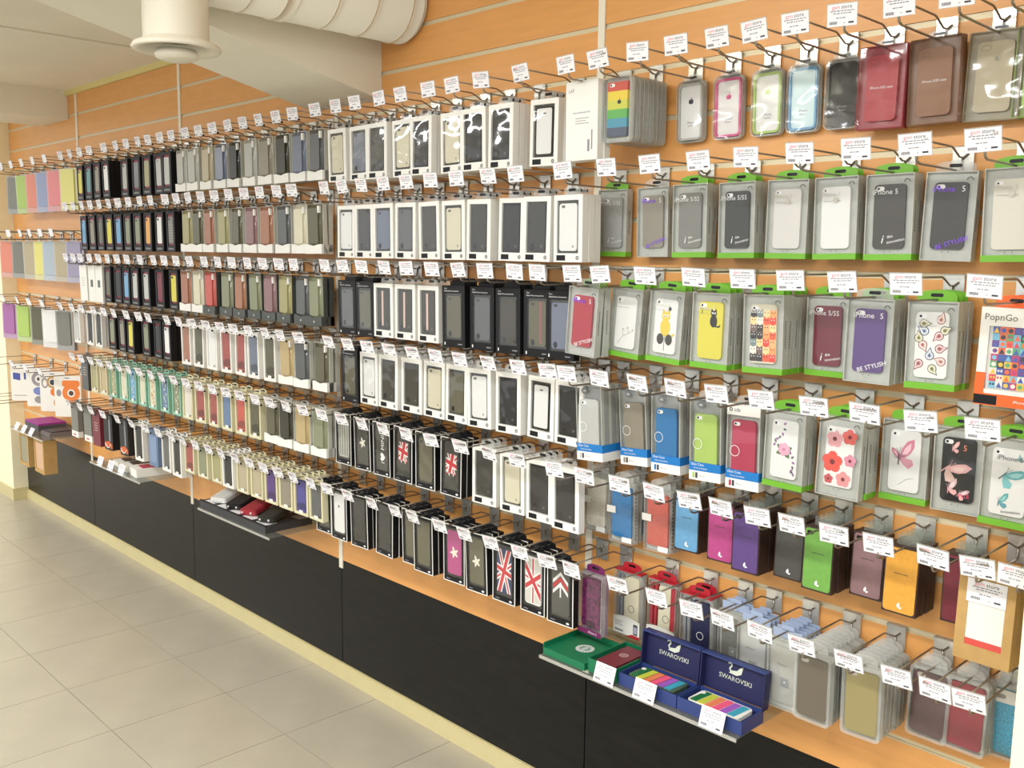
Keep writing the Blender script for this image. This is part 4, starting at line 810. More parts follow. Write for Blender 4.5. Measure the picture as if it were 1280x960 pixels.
ITEMS = {
 (5, 6): [
  (3.733, -0.146, 'purp', 'purple glitter', '', 1), (3.778, -0.053, 'qr', 'cream', '', 3), (3.882, -0.044, 'qr', 'red', '', 3), (3.997, -0.068, 'qr', 'navy', '', 3), 
  (4.094, -0.056, 'gcase', 'grey', '', 3), (4.17, -0.089, 'gcase', 'silver', 't', 3), (4.262, -0.113, 'gcase', 'pale grey', 't', 6), 
  (4.359, -0.17, 'clam', 'dark taupe', '', 8), (4.456, -0.155, 'clam', 'olive gold', '', 9), (4.554, -0.062, 'clam', 'plum brown', '', 3), 
  (4.624, -0.059, 'clam', 'deep red', 'cc', 3), (4.684, -0.026, 'clam', 'teal blue', 'gl', 3), ],
 (5, 5): [
  (3.667, -0.056, 'glit', 'ivory', '', 2), (3.771, -0.083, 'glit', 'bright blue', '', 3), (3.88, -0.077, 'glit', 'coral red', '', 4), 
  (3.976, -0.086, 'co', 'sky blue', '', 5), (4.074, -0.092, 'co', 'magenta', '', 2), (4.156, -0.116, 'co', 'purple', '', 6), (4.245, -0.083, 'co', 'dark grey', '', 4), 
  (4.325, -0.107, 'co', 'apple green', '', 6), (4.413, -0.065, 'co', 'mauve', '', 4), (4.5, -0.104, 'co', 'amber', '', 7), (4.6, -0.071, 'co', 'wine red', '', 4), 
  (4.676, -0.152, 'kraft', 'kraft brown', '', 2), (4.743, -0.077, 'co', 'dark grey', '', 2), ],
 (5, 4): [
  (3.706, -0.143, 'sds', 'silver', '', 3), (3.811, -0.101, 'sds', 'taupe grey', '', 2), (3.92, -0.11, 'sds', 'bright blue', '', 2), 
  (4.029, -0.107, 'sds', 'lime green', '', 2), (4.132, -0.11, 'sds', 'crimson', 't', 2), (4.239, -0.116, 'gp', 'white', 'rose', 2), 
  (4.356, -0.101, 'gp', 'white', 'poppy', 5), (4.46, -0.035, 'gp', 'white', 'butterfly', 2), (4.565, -0.038, 'gp', 'black', 'moth', 2), 
  (4.67, -0.071, 'gp', 'white', 'teal', 2), ],
 (5, 3): [
  (3.712, -0.173, 'gp', 'red', 's', 2), (3.805, -0.119, 'gp', 'white', 'branch', 3), (3.936, -0.137, 'gp', 'white', 'cat', 3), 
  (4.062, -0.149, 'gp', 'yellow', 'blackcat', 3), (4.182, -0.134, 'gp', 'cream', 'cats', 5), (4.294, -0.068, 'gp', 'maroon', 'i', 1), 
  (4.401, -0.101, 'gp', 'purple', 's', 3), (4.52, -0.095, 'gp', 'white', 'paisley', 6), (4.653, -0.074, 'pop', 'orange', '', 2), ],
 (5, 2): [
  (3.677, -0.032, 'gp', 'silver glitter', 'i', 2), (3.811, -0.044, 'gp', 'taupe grey', 's', 2), (3.939, -0.071, 'gp', 'grey', 'i', 2), 
  (4.061, -0.065, 'gp', 'charcoal', 'i', 3), (4.182, -0.059, 'gp', 'pearl white', 'w', 2), (4.295, -0.065, 'gp', 'white', 'w', 2), 
  (4.409, -0.071, 'gp', 'dark olive', 'i', 2), (4.52, -0.053, 'gp', 'black olive', 's', 3), (4.635, -0.077, 'gp', 'ivory', 'w', 2), ],
 (5, 1): [
  (3.683, -0.164, 'paper', 'white', '', 2), (3.781, -0.152, 'rain', 'rainbow', '', 9), (3.896, -0.026, 'bump', 'clear grey', '', 2), 
  (3.999, -0.026, 'bump', 'hot pink', '', 2), (4.098, -0.026, 'bump', 'lime green', '', 2), (4.185, -0.026, 'bump', 'sky blue', 'b', 2), 
  (4.274, -0.026, 'bump', 'glossy black', 'b', 2), (4.37, -0.05, 'shell', 'red', '', 2), (4.472, -0.053, 'shell', 'brown', '', 3), 
  (4.575, -0.026, 'shell', 'beige', 'a', 1), (4.659, -0.026, 'shell', 'lime green', '', 1), ],
 (4, 6): [
  (2.544, -0.167, 'kb', 'olive', '', 3), (2.649, -0.176, 'kb', 'white', 'dot', 3), (2.763, -0.176, 'kb', 'black', '', 3), (2.891, -0.167, 'kb', 'black', '', 3), 
  (3.014, -0.158, 'kb', 'olive', '', 3), (3.098, -0.179, 'kb', 'olive', '', 3), (3.225, -0.167, 'kb', 'magenta', 'star', 3), (3.327, -0.173, 'kb', 'olive', 'star', 3), 
  (3.44, -0.17, 'kb', 'navy', 'flag', 3), (3.548, -0.167, 'kb', 'white', 'flag', 3), (3.65, -0.17, 'kb', 'dark grey', 'chevron', 1), ],
 (4, 5): [
  (2.622, -0.137, 'kb', 'pale grey', 'bars', 3), (2.733, -0.14, 'kb', 'charcoal', 'star', 3), (2.843, -0.143, 'kb', 'charcoal', 'mini', 3), 
  (2.955, -0.143, 'kb', 'charcoal', 'flag', 3), (3.067, -0.146, 'kb', 'olive', '', 3), (3.184, -0.143, 'kb', 'charcoal', 'flag', 3), 
  (3.313, -0.131, 'wb', 'charcoal', '', 3), (3.426, -0.131, 'wb', 'cream', '', 3), (3.536, -0.137, 'wb', 'black', '', 3), (3.642, -0.149, 'wb', 'black', '', 1), ],
 (4, 4): [
  (2.666, -0.14, 'db', 'olive', '', 3), (2.774, -0.14, 'wb', 'white', '', 3), (2.878, -0.14, 'wb', 'dark olive', '', 3), (2.99, -0.137, 'wb', 'dark olive', '', 3), 
  (3.099, -0.137, 'wb', 'cream', '', 3), (3.204, -0.14, 'wb', 'olive', '', 3), (3.304, -0.146, 'wb', 'white', '', 3), (3.419, -0.143, 'wb', 'black', '', 3), 
  (3.537, -0.134, 'wb', 'white', 'bumper', 3), (3.641, -0.14, 'wb', 'black', '', 3), ],
 (4, 3): [
  (2.65, -0.137, 'db', 'slate grey', '', 3), (2.753, -0.14, 'db', 'olive', '', 3), (2.856, -0.143, 'wb', 'dark olive', 'stripe', 3), 
  (2.966, -0.143, 'wb', 'dark olive', 'stripe', 3), (3.075, -0.143, 'wb', 'dark olive', 'stripe', 3), (3.185, -0.14, 'db', 'olive', '', 3), 
  (3.3, -0.134, 'db', 'slate grey', '', 3), (3.407, -0.137, 'db', 'dark olive', '', 3), (3.517, -0.137, 'db', 'olive', 'stripe', 3), 
  (3.602, -0.14, 'db', 'slate blue', '', 1), ],
 (4, 2): [
  (2.652, -0.137, 'wb', 'white', '', 3), (2.753, -0.14, 'wb', 'charcoal', '', 3), (2.856, -0.143, 'wb', 'slate blue', '', 3), (2.965, -0.14, 'wb', 'slate grey', '', 3), 
  (3.074, -0.14, 'wb', 'dark olive', '', 3), (3.183, -0.14, 'wb', 'cream', '', 3), (3.292, -0.14, 'wb', 'charcoal', '', 3), (3.413, -0.131, 'wb', 'black', '', 3), 
  (3.516, -0.14, 'wb', 'charcoal', '', 3), (3.626, -0.143, 'wb', 'white', '', 3), ],
 (4, 1): [
  (2.61, -0.143, 'wb', 'cream', '', 3), (2.723, -0.137, 'wb', 'slate blue', '', 3), (2.824, -0.14, 'wb', 'charcoal', '', 3), (2.943, -0.134, 'wb', 'cream', '', 3), 
  (3.044, -0.143, 'wb', 'black', '', 3), (3.168, -0.134, 'wb', 'cream', '', 3), (3.271, -0.146, 'wb', 'black', '', 3), (3.386, -0.149, 'wb', 'black', '', 3), 
  (3.527, -0.131, 'wb', 'white', 'bumper', 3), ],
 (3, 6): [
  (1.586, -0.191, 'cf', 'brick red', '', 4), (1.702, -0.191, 'cf', 'sage', '', 4), (1.815, -0.188, 'cf', 'khaki', '', 4), (1.915, -0.194, 'wf', 'charcoal', '', 4), 
  (2.026, -0.191, 'cf', 'beige', '', 4), (2.132, -0.191, 'cf', 'beige', '', 4), (2.235, -0.191, 'cf', 'purple', '', 4), (2.337, -0.191, 'cf', 'taupe grey', '', 4), 
  (2.437, -0.191, 'cf', 'indigo', '', 4), (2.532, -0.191, 'cf', 'slate grey', '', 1), ],
 (3, 5): [
  (1.523, -0.161, 'cf', 'ivory', '', 2), (1.634, -0.161, 'cf', 'brick red', '', 2), (1.748, -0.161, 'cf', 'brick red', '', 2), 
  (1.859, -0.161, 'cf', 'steel blue', '', 2), (1.969, -0.161, 'cf', 'coral red', '', 2), (2.074, -0.161, 'cf', 'olive', '', 2), (2.189, -0.158, 'bl', 'olive', '', 2), 
  (2.288, -0.161, 'bl', 'dark olive', '', 2), (2.397, -0.161, 'bl', 'sand', '', 2), (2.504, -0.158, 'bl', 'sage', '', 2), ],
 (3, 4): [
  (1.479, -0.14, 'wf', 'terracotta', '', 2), (1.594, -0.14, 'wf', 'olive', '', 2), (1.708, -0.14, 'wf', 'white', '', 2), (1.823, -0.14, 'wf', 'brick red', '', 2), 
  (1.936, -0.137, 'wf', 'brick red', '', 2), (2.041, -0.143, 'wf', 'slate blue', '', 2), (2.154, -0.14, 'wf', 'olive', '', 2), (2.263, -0.14, 'bl', 'sand', '', 2), 
  (2.371, -0.143, 'bl', 'slate grey', '', 2), (2.487, -0.137, 'bl', 'olive', '', 2), ],
 (3, 3): [
  (1.479, -0.137, 'bl', 'terracotta', '', 2), (1.593, -0.14, 'bl', 'cream', '', 2), (1.705, -0.143, 'bl', 'coral red', 'g', 2), (1.831, -0.137, 'bl', 'sage', 'g', 2), 
  (1.941, -0.14, 'bl', 'copper', 'g', 2), (2.049, -0.14, 'bl', 'sage', 'g', 2), (2.158, -0.14, 'bl', 'mauve', 'g', 2), (2.264, -0.14, 'bl', 'khaki', 'g', 2), 
  (2.373, -0.137, 'bl', 'slate grey', 'g', 2), (2.465, -0.143, 'bl', 'sage', 'g', 2), ],
 (3, 2): [
  (1.509, -0.137, 'bl', 'khaki', '', 2), (1.606, -0.14, 'bl', 'olive', '', 2), (1.708, -0.143, 'bl', 'terracotta', '', 2), (1.819, -0.14, 'bl', 'khaki', '', 2), 
  (1.927, -0.14, 'bl', 'olive', '', 2), (2.035, -0.14, 'bl', 'mauve', '', 2), (2.144, -0.14, 'bl', 'copper', '', 2), (2.256, -0.137, 'bl', 'slate grey', '', 2), 
  (2.365, -0.137, 'bl', 'cream', '', 2), (2.464, -0.143, 'bl', 'olive', '', 2), ],
 (3, 1): [
  (1.479, -0.14, 'bl', 'pale grey', '', 2), (1.585, -0.143, 'bl', 'pale grey', '', 2), (1.701, -0.14, 'bl', 'beige', '', 2), (1.813, -0.14, 'bl', 'slate blue', '', 2), 
  (1.921, -0.14, 'bl', 'charcoal', '', 2), (2.038, -0.14, 'bl', 'pale grey', '', 2), (2.147, -0.14, 'bl', 'taupe grey', '', 2), 
  (2.259, -0.14, 'bl', 'dark olive', '', 2), (2.368, -0.14, 'bl', 'slate blue', '', 2), (2.477, -0.14, 'bl', 'slate grey', '', 2), ],
 (2, 6): [
  (0.307, -0.191, 'wp', 'grey', 'r', 2), (0.468, -0.188, 'wp', 'grey', 'r', 2), (0.605, -0.197, 'wp', 'wine red', '', 2), (0.752, -0.197, 'pad', 'black', 'o', 2), 
  (0.919, -0.191, 'pad', 'black', 'o', 2), (1.076, -0.188, 'wf', 'charcoal', '', 2), (1.226, -0.185, 'pad', 'steel blue', '', 2), 
  (1.359, -0.188, 'wf', 'slate grey', '', 2), (1.481, -0.197, 'wf', 'charcoal', '', 2), ],
 (2, 5): [
  (0.391, -0.161, 'wp', 'dark grey', '', 2), (0.513, -0.161, 'cf', 'khaki', '', 2), (0.628, -0.161, 'cf', 'sand', '', 2), (0.744, -0.161, 'mf', 'khaki', '', 2), 
  (0.859, -0.158, 'mf', 'cream', '', 2), (0.967, -0.161, 'mf', 'sky blue', '', 2), (1.075, -0.161, 'mf', 'cream', '', 2), (1.185, -0.164, 'mf', 'cream', 'o', 2), 
  (1.301, -0.161, 'mf', 'steel blue', '', 2), (1.411, -0.158, 'mf', 'sage', '', 2), ],
 (2, 4): [
  (0.263, -0.143, 'wf', 'silver', '', 2), (0.422, -0.137, 'wf', 'black', '', 2), (0.549, -0.143, 'wf', 'charcoal', '', 2), (0.696, -0.137, 'rb', 'sage', '', 2), 
  (0.82, -0.14, 'rb', 'taupe grey', '', 2), (0.936, -0.146, 'rb', 'yellow', '', 2), (1.077, -0.137, 'rb', 'sage', '', 2), (1.201, -0.137, 'rb', 'black', '', 2), 
  (1.304, -0.143, 'rb', 'white', '', 2), ],
 (2, 3): [
  (0.377, -0.143, 'wp', 'white', '', 2), (0.479, -0.14, 'wp', 'white', 'q', 2), (0.572, -0.14, 'wp', 'white', 'q', 2), (0.679, -0.14, 'rb', 'olive', '', 2), 
  (0.79, -0.137, 'rb', 'black', '', 2), (0.894, -0.14, 'rb', 'sky blue', '', 2), (0.997, -0.143, 'rb', 'silver', '', 2), (1.112, -0.143, 'rb', 'silver', '', 2), 
  (1.245, -0.14, 'rb', 'wine red', '', 2), (1.375, -0.137, 'rb', 'yellow', '', 2), ],
 (2, 2): [
  (0.406, -0.14, 'rb', 'sky blue', '', 2), (0.51, -0.14, 'rb', 'taupe grey', '', 2), (0.617, -0.14, 'rb', 'olive', '', 2), (0.718, -0.14, 'rb', 'yellow', '', 2), 
  (0.825, -0.14, 'rb', 'sky blue', '', 2), (0.931, -0.14, 'rb', 'sage', '', 2), (1.038, -0.14, 'rb', 'sage', '', 2), (1.149, -0.14, 'rb', 'amber', '', 2), 
  (1.263, -0.14, 'rb', 'white', '', 2), (1.372, -0.14, 'rb', 'grey', 'dots', 2), ],
 (2, 1): [
  (0.372, -0.134, 'rb', 'yellow', '', 2), (0.497, -0.14, 'rb', 'teal', '', 2), (0.619, -0.146, 'rb', 'taupe grey', '', 2), (0.736, -0.152, 'rb', 'white', '', 2), 
  (0.908, -0.134, 'rb', 'pale grey', '', 2), (1.033, -0.134, 'rb', 'slate grey', '', 2), (1.151, -0.137, 'rb', 'khaki', '', 2), (1.266, -0.137, 'rb', 'silver', '', 2), 
  (1.367, -0.146, 'rb', 'silver', '', 2), ],
 (1, 4): [
  (-0.904, -0.119, 'po', 'orchid', '', 2), (-0.647, -0.119, 'po', 'lime green', '', 2), (-0.404, -0.119, 'po', 'olive', '', 2), (-0.206, -0.122, 'po', 'white', '', 2), 
  (-0.006, -0.119, 'po', 'grey', '', 2), ],
 (1, 2): [
  (-0.87, -0.122, 'po', 'salmon', '', 2), (-0.658, -0.119, 'po', 'grey', '', 2), (-0.472, -0.119, 'po', 'beige', '', 2), (-0.286, -0.119, 'po', 'pale yellow', '', 2), 
  (-0.134, -0.125, 'po', 'pale blue', '', 2), (0.033, -0.122, 'po', 'beige', '', 2), (0.192, -0.119, 'po', 'lavender', '', 2), ],
 (1, 1): [
  (-0.688, -0.119, 'po', 'grey', '', 2), (-0.535, -0.119, 'po', 'lime green', '', 2), (-0.372, -0.119, 'po', 'salmon', '', 2), 
  (-0.205, -0.119, 'po', 'periwinkle', '', 2), (-0.028, -0.119, 'po', 'rose pink', '', 2), (0.152, -0.119, 'po', 'pale yellow', '', 2), ],
}
# ------------------------------------------------------------------ hooks
HL = 0.222
def hook_meshes(pz=-0.042):
    P = {}
    q = MB(); q.box(-0.020, 0.020, -0.0062, -0.0042, -0.050, 0.002, M_CHROME); q.box(-0.020, 0.020, -0.0085, 0.006, 0.002, 0.0045, M_CHROME); q.box(-0.020, 0.020, -0.0085, -0.0062, -0.003, 0.0045, M_CHROME); P['plate'] = q.mesh('back_plate')
    q = MB(); q.tube([(0, -0.007, -0.016), (0, -0.0085, -0.030), (0, -0.012, pz-0.002 if pz > -0.03 else -0.040), (0, -0.020, pz), (0, -0.12, pz), (0, -HL+0.024, pz), (0, -HL+0.012, pz+0.004), (0, -HL+0.007, pz+0.016 if pz < -0.03 else -0.002)], 0.0023, M_WIRE); P['peg'] = q.mesh('peg')
    q = MB(); q.tube([(0.010, -0.007, -0.010), (0.002, -0.010, -0.017), (-0.002, -0.018, -0.016), (-0.002, -0.045, -0.004), (-0.002, -0.058, 0.0), (-0.002, -HL+0.002, 0.0)], 0.0021, M_WIRE); q.box(-0.022, 0.022, -HL, -HL+0.0022, -0.003, 0.003, M_WIRE); P['arm'] = q.mesh('label_arm')
    q = MB(); q.box(-0.030, 0.030, 0.0002, 0.0008, -0.038, 0.003, M_SHELL); q.box(-0.0285, 0.0285, -0.0004, 0.0002, -0.037, 0.0015, M_TAG); q.box(-0.030, 0.030, -0.0008, 0.0012, 0.0015, 0.0035, M_SHELL); P['tag'] = q.mesh('price_tag')
    q = MB(); tag_print(q, -0.0006, 0, -0.018, 0.057, 0.0385); P['print'] = q.mesh('ticket_print')
    q = MB(); q.box(0.026, 0.033, -0.001, 0.004, -0.040, -0.034, M_BLACK); P['clip'] = q.mesh('tag_clip')
    return P
HM = hook_meshes(); HIGHPEG = hook_meshes(-0.014)['peg']
ORD = ['zeroth', 'first', 'second', 'third', 'fourth', 'fifth', 'sixth', 'seventh', 'eighth', 'ninth', 'tenth', 'eleventh', 'twelfth', 'thirteenth']
ROWN = {1: 'top row', 2: 'second row', 3: 'third row', 4: 'fourth row', 5: 'fifth row', 6: 'bottom row'}
BAYN = {5: 'nearest bay', 4: 'second-nearest bay', 3: 'middle bay', 2: 'second-farthest bay', 1: 'farthest bay'}
def hook(x, s, label, bay, row):
    t = thing('display_hook', label, 'hook', (x, 0, s), group='wire hooks with price tags')
    place('back_plate', HM['plate'], t); place('peg', HIGHPEG if (bay <= 4 and row >= 4 and bay > 1) else HM['peg'], t); place('label_arm', HM['arm'], t)
    tilt = (0.20 if row <= 3 else 0.26 if bay == 5 else 0.32)+random.uniform(-0.05, 0.05)
    g = place('price_tag', HM['tag'], t, (random.uniform(-0.003, 0.003), -HL-0.002, 0.006), (tilt, random.uniform(-0.06, 0.06), random.uniform(-0.08, 0.08)))
    if bay >= 2: place('ticket_print', HM['print'], g)['kind'] = 'stuff'
    if bay <= 3: place('tag_clip', HM['clip'], g)
    return t
RECIPES = {}; HOOKED = []
def build(name, label, cat, parts, loc, rot, group):
    t = thing(name, label, cat, loc, rot, group); made = []
    for pn, me, pi in parts:
        made.append(place(pn, me, made[pi] if pi is not None else t))
        if pn in ('front_lettering', 'side_lettering', 'side_holes', 'dots'): made[-1]['kind'] = 'stuff'
    return t
def words(s): return len(s.split())
for (bay, row), lst in ITEMS.items():
    s = ROWZ[row-1] if bay > 1 else slot_z({1: 1, 2: 4, 4: 7}[row])
    lift = {4: 0.020, 5: 0.040, 6: 0.036}.get(row, 0.0) if 1 < bay < 5 else 0.0
    for i, (x, yf, kind, col, var, n) in enumerate(lst):
        if (kind, col, var) not in RECIPES: RECIPES[(kind, col, var)] = MAKERS[kind](col, var)
        w_, h, d, drop, front, back = RECIPES[(kind, col, var)]
        drop -= lift
        where = '%s from left, %s, %s' % (ORD[i+1], ROWN[row] if (bay, row) != (1, 4) else 'third row', BAYN[bay])
        c_ = col if not (kind == 'gp' and var in ART) else ART[var]
        if kind in ('kb', 'wb', 'db', 'rb', 'mf', 'pad', 'clam') and var in ART: c_ = ART[var]+' '+col if var not in ('flag', 'mini') else ART[var]
        desc = DESC[kind].format(c=c_, v=var.rstrip('2'))
        gap = 0.0022; step = d+gap
        yb = min(yf+d, -0.011)                    # back of the front pack
        n = max(1, min(n, 1+int((-0.011-yb)/step)))
        for k in range(n):
            last = k > 0
            hang = Vector((x, yb+k*step, s-0.040))
            sw = random.uniform(-0.022, 0.022); yw = random.uniform(-0.03, 0.03) if k == 0 else random.uniform(-0.012, 0.012)
            if kind == 'gp' and bay == 5 and row == 3 and i < 3: sw -= 0.05
            if kind == 'sds' and i < 4: sw = 0.06+0.01*i if i < 2 else 0.03
            if kind == 'kb' and i % 3 == 1: sw += 0.02
            if kind == 'po': yw += 0.32
            lean = random.uniform(0.0, 0.012)
            rot = (lean, -sw, yw)
            top = -(h+drop-0.040)
            R_ = Matrix.Rotation(yw, 4, 'Z') @ Matrix.Rotation(-sw, 4, 'Y') @ Matrix.Rotation(lean, 4, 'X')
            base = hang+R_.to_3x3() @ Vector((0, 0, top))
            lab = desc+', '+where if k == 0 else '%s pack behind %s, %s' % (ORD[k+1] if k > 0 else '', desc.split(',')[0], where)
            wl = lab.split()
            if len(wl) > 16: lab = '%s behind %s, %s' % (ORD[k+1], desc.split(',')[0], where) if k else desc.split(',')[0]+', '+where
            if (bay, row) in ((3, 6),) and kind in ('cf', 'wf'): base += Vector((0, 0, 0.034))
            ob = build(NAMES[kind], lab, 'phone case' if kind not in ('paper', 'cam', 'wp', 'pad') else 'accessory pack', front if k == 0 else back, base, rot, GROUPS.get(kind, 'other packs on the wall'))
            if (bay, row) in ((3, 6),) and kind in ('cf', 'wf'): ob.scale = (1, 1, 0.80)
        if any(r_ == row and abs(x-hx) < 0.055 for r_, hx in HOOKED): continue
        HOOKED.append((row, x))
        hook(x, s, 'chrome hook with white price tag, %s' % where, bay, row)
# bare hooks in the farthest bay
for i, (x, k) in enumerate(((-1.02, 12), (-0.90, 12))):
    hook(x, slot_z(k), 'empty chrome hook with price tag, %s from pale wall end, low in farthest bay' % ORD[i+1], 1, 5)
for i, (x, y, v, txt) in enumerate(((-0.84, -0.075, 'blue', 'two blue rectangles'), (-0.56, -0.075, 'blue2', 'grey ring and blue ovals'), (-0.33, -0.075, 'orange', 'dark lens and orange ovals'), (-0.10, -0.075, 'orange2', 'large orange shape'))):
    w_, h, d, drop, front, back = R_cam('white', v)
    build('accessory_card', 'white hanging card printed with %s, farthest bay' % txt, 'accessory pack', front, (x, y, slot_z(10)-0.045-h), (0, 0.0, 0.72), 'white printed accessory cards')
    hook(x, slot_z(10), 'wire hook with price tag above the card with %s' % txt, 1, 5)

# ------------------------------------------------------------------ acrylic shelves and what lies on them
SZ = slot_z(13)-0.006; SD = 0.245
def shelf(x0, x1, label):
    t = thing('acrylic_shelf', label, 'shelf', ((x0+x1)/2, 0, SZ), group='clear acrylic shelves'); hw = (x1-x0)/2
    q = MB(); q.box(-hw, hw, -SD, -0.001, -0.003, 0.0, M_ACRYL); place('shelf_plate', q.mesh('shelf_plate'), t)
    q = MB(); q.box(-hw, hw, -SD-0.003, -SD, -0.008, 0.0, clear('acrylic_edge', haze=0.35, rough=0.1, hazecol=(226, 224, 214))); place('front_lip', q.mesh('front_lip'), t)
    q = MB(); q.box(-hw, hw, -0.004, -0.001, -0.014, -0.003, M_ACRYL); q.box(-hw, hw, -0.004, 0.008, -0.006, -0.003, M_ACRYL); place('wall_flange', q.mesh('wall_flange'), t)
    return t
shelf(3.655, 4.236, 'clear acrylic shelf holding the green box and two navy boxes')
shelf(1.765, 2.315, 'clear acrylic shelf holding a black tray of phone pouches')
shelf(0.64, 1.215, 'clear acrylic shelf holding three white boxes')
shelf(-0.56, -0.02, 'clear acrylic shelf at the far end holding a purple-topped box')
TAGQ = MB(); TAGQ.box(-0.0305, 0.0305, 0, 0.0006, 0, 0.046, M_TAG); tag_print(TAGQ, -0.0002, 0, 0.023, 0.060, 0.044); TAGM = TAGQ.mesh('shelf_ticket')
def ticket(x, y, label, z=SZ-0.004, rz=0.0, lean=-0.30):
    if y > -0.24: y = -0.2495
    t = thing('shelf_ticket', label, 'price tag', (x, y, z+0.0005), (lean, 0, rz), 'price tickets standing on shelves')
    place('ticket_card', TAGM, t); return t
M_NAVY = mat('navy_velvet', (24, 28, 74), 0.6); M_NAVYO = mat('navy_box', (44, 62, 120), 0.45)
M_DKG = mat('green_box', (14, 112, 74), 0.45)
# opened green box: lid lying flat, tray with a red case
t = thing('green_gift_box', 'opened dark green gift box with white round emblem and red phone case', 'box', (3.797, -0.165, SZ))
def open_tray(q, x0, x1, y0, y1, h, m, mi, th=0.003):
    q.box(x0, x1, y0, y1, 0, 0.003, m)
    q.box(x0, x0+th, y0, y1, 0.003, h, m); q.box(x1-th, x1, y0, y1, 0.003, h, m); q.box(x0+th, x1-th, y0, y0+th, 0.003, h, m); q.box(x0+th, x1-th, y1-th, y1, 0.003, h, m)
q = MB(); q.box(-0.137, 0.0, -0.070, 0.070, 0.0, 0.018, M_DKG); q.box(-0.140, -0.137, -0.070, 0.070, 0.0, 0.030, M_DKG); q.box(-0.137, 0.0, 0.067, 0.070, 0.018, 0.030, M_DKG); place('lid', q.mesh('lid'), t)
def flat_emblem(q, cx, cy, r, z, m):
    n = 20
    def rg(ro, ri):
        b = len(q.v)
        for i in range(n):
            a = 2*PI*i/n
            q.v.append((cx+ro*math.cos(a), cy+ro*math.sin(a), z)); q.v.append((cx+ri*math.cos(a), cy+ri*math.sin(a), z))
        for i in range(n):
            j = (i+1) % n; q.face([b+2*i, b+2*j, b+2*j+1, b+2*i+1], m)
    rg(r, r*0.93); rg(r*0.62, r*0.55)
    for i in range(14):
        a = 2*PI*i/14; x, y = cx+r*0.78*math.cos(a), cy+r*0.78*math.sin(a); b = len(q.v); c_, s_ = math.cos(a), math.sin(a)
        for u, v in ((-0.1, -0.13), (0.1, -0.13), (0.1, 0.13), (-0.1, 0.13)): q.v.append((x+r*(u*c_-v*s_), y+r*(u*s_+v*c_), z))
        q.face([b, b+1, b+2, b+3], m)
    for k in range(5):
        b = len(q.v); y = cy+r*(-0.4+0.2*k); hw = r*0.42*math.cos(0.5*(k-2)*0.9)
        q.v += [(cx-hw, y-r*0.05, z), (cx+hw, y-r*0.05, z), (cx+hw*0.6, y+r*0.06, z), (cx-hw*0.6, y+r*0.06, z)]; q.face([b, b+1, b+2, b+3], m)
q = MB(); flat_emblem(q, -0.060, 0.0, 0.024, 0.0185, M_WINK); place('round_emblem', q.mesh('round_emblem'), t)
q = MB(); open_tray(q, 0.004, 0.096, -0.062, 0.085, 0.034, M_DKG, M_DKG); place('tray', q.mesh('tray'), t)
q = MB(); q.box(0.0075, 0.0925, -0.0585, 0.0815, 0.0035, 0.022, C(74, 72, 64)); place('foam_bed', q.mesh('foam_bed'), t)
q = MB(); q.box(0.020, 0.080, -0.052, 0.072, 0.022, 0.030, cm('wine red')); fc = q.mesh('red_case'); o_case = place('red_case', fc, t)
q = MB(); flat_emblem(q, 0.050, 0.020, 0.012, 0.0303, C(206, 170, 170)); place('case_emblem', q.mesh('case_emblem'), o_case)
# two navy boxes with upright lids
def navy_box(cx, label, white):
    t = thing('navy_gift_box', label, 'box', (cx, -0.165, SZ), group='open navy gift boxes'); w_ = 0.0835
    q = MB(); open_tray(q, -w_, w_, -0.063, 0.024, 0.030, M_NAVYO, M_NAVY); place('tray', q.mesh('tray'), t)
    q = MB(); q.box(-w_+0.003, w_-0.003, -0.060, 0.021, 0.003, 0.018, M_NAVY); place('velvet_bed', q.mesh('velvet_bed'), t)
    lid = MB(); H = 0.086
    lid.box(-w_, w_, 0.006, 0.012, 0, H, M_NAVY); lid.box(-w_, w_, -0.012, 0.006, H-0.003, H, M_NAVYO); lid.box(-w_, -w_+0.003, -0.012, 0.006, 0, H-0.003, M_NAVY); lid.box(w_-0.003, w_, -0.012, 0.006, 0, H-0.003, M_NAVY)
    lo = place('lid', lid.mesh('lid'), t, (0, 0.030, 0.026), (-0.08, 0, 0))
    q = MB(); y = 0.0055; SV = C(206, 214, 196)
    q.prism([(-0.018, 0.052), (0.002, 0.050), (0.014, 0.056), (0.018, 0.074), (0.010, 0.070), (0.002, 0.061), (-0.010, 0.059)], y-0.0004, y, SV)
    stroke(q, [(-0.012, 0.055), (-0.017, 0.062), (-0.012, 0.068), (-0.012, 0.073), (-0.017, 0.0755), (-0.021, 0.072)], 0.0034, SV, y)
    place('swan_emblem', q.mesh('swan_emblem'), lo)
    q = MB(); add_text(q, 'SWAROVSKI', 0.0155, 0, y-0.0004, 0.040, SV); place('lid_lettering', q.mesh('lid_lettering'), lo)
    q = MB(); q.rrect(-0.066, 0.066, -0.033, 0.033, 0.010, 0.0, 0.009, M_WHITE if white else mat('smoke_case', (70, 90, 70), 0.2)); me = q.mesh('phone_case')
    ph = place('phone_case', me, t, (0.0, -0.020, 0.0275), (-PI/2, 0, 0))   # lies flat, back up
    q = MB(); cols = [(30, 110, 60), (196, 200, 70), (230, 130, 90), (238, 90, 130), (160, 90, 190), (60, 160, 186)]
    for i, c_ in enumerate(cols): q.prism([(-0.058+0.0195*i-0.003, -0.028), (-0.058+0.0195*(i+1)-0.0055, -0.028), (-0.058+0.0195*(i+1)-0.0005, 0.028), (-0.058+0.0195*i+0.002, 0.028)], -0.0012, 0.0, C(*c_))
    place('colour_bars', q.mesh('colour_bars'), ph)
    q = MB(); q.prism(circ(-0.056, 0.018, 0.006, 10), -0.0016, -0.0010, M_WINK); place('camera_hole', q.mesh('camera_hole'), ph)
    return t
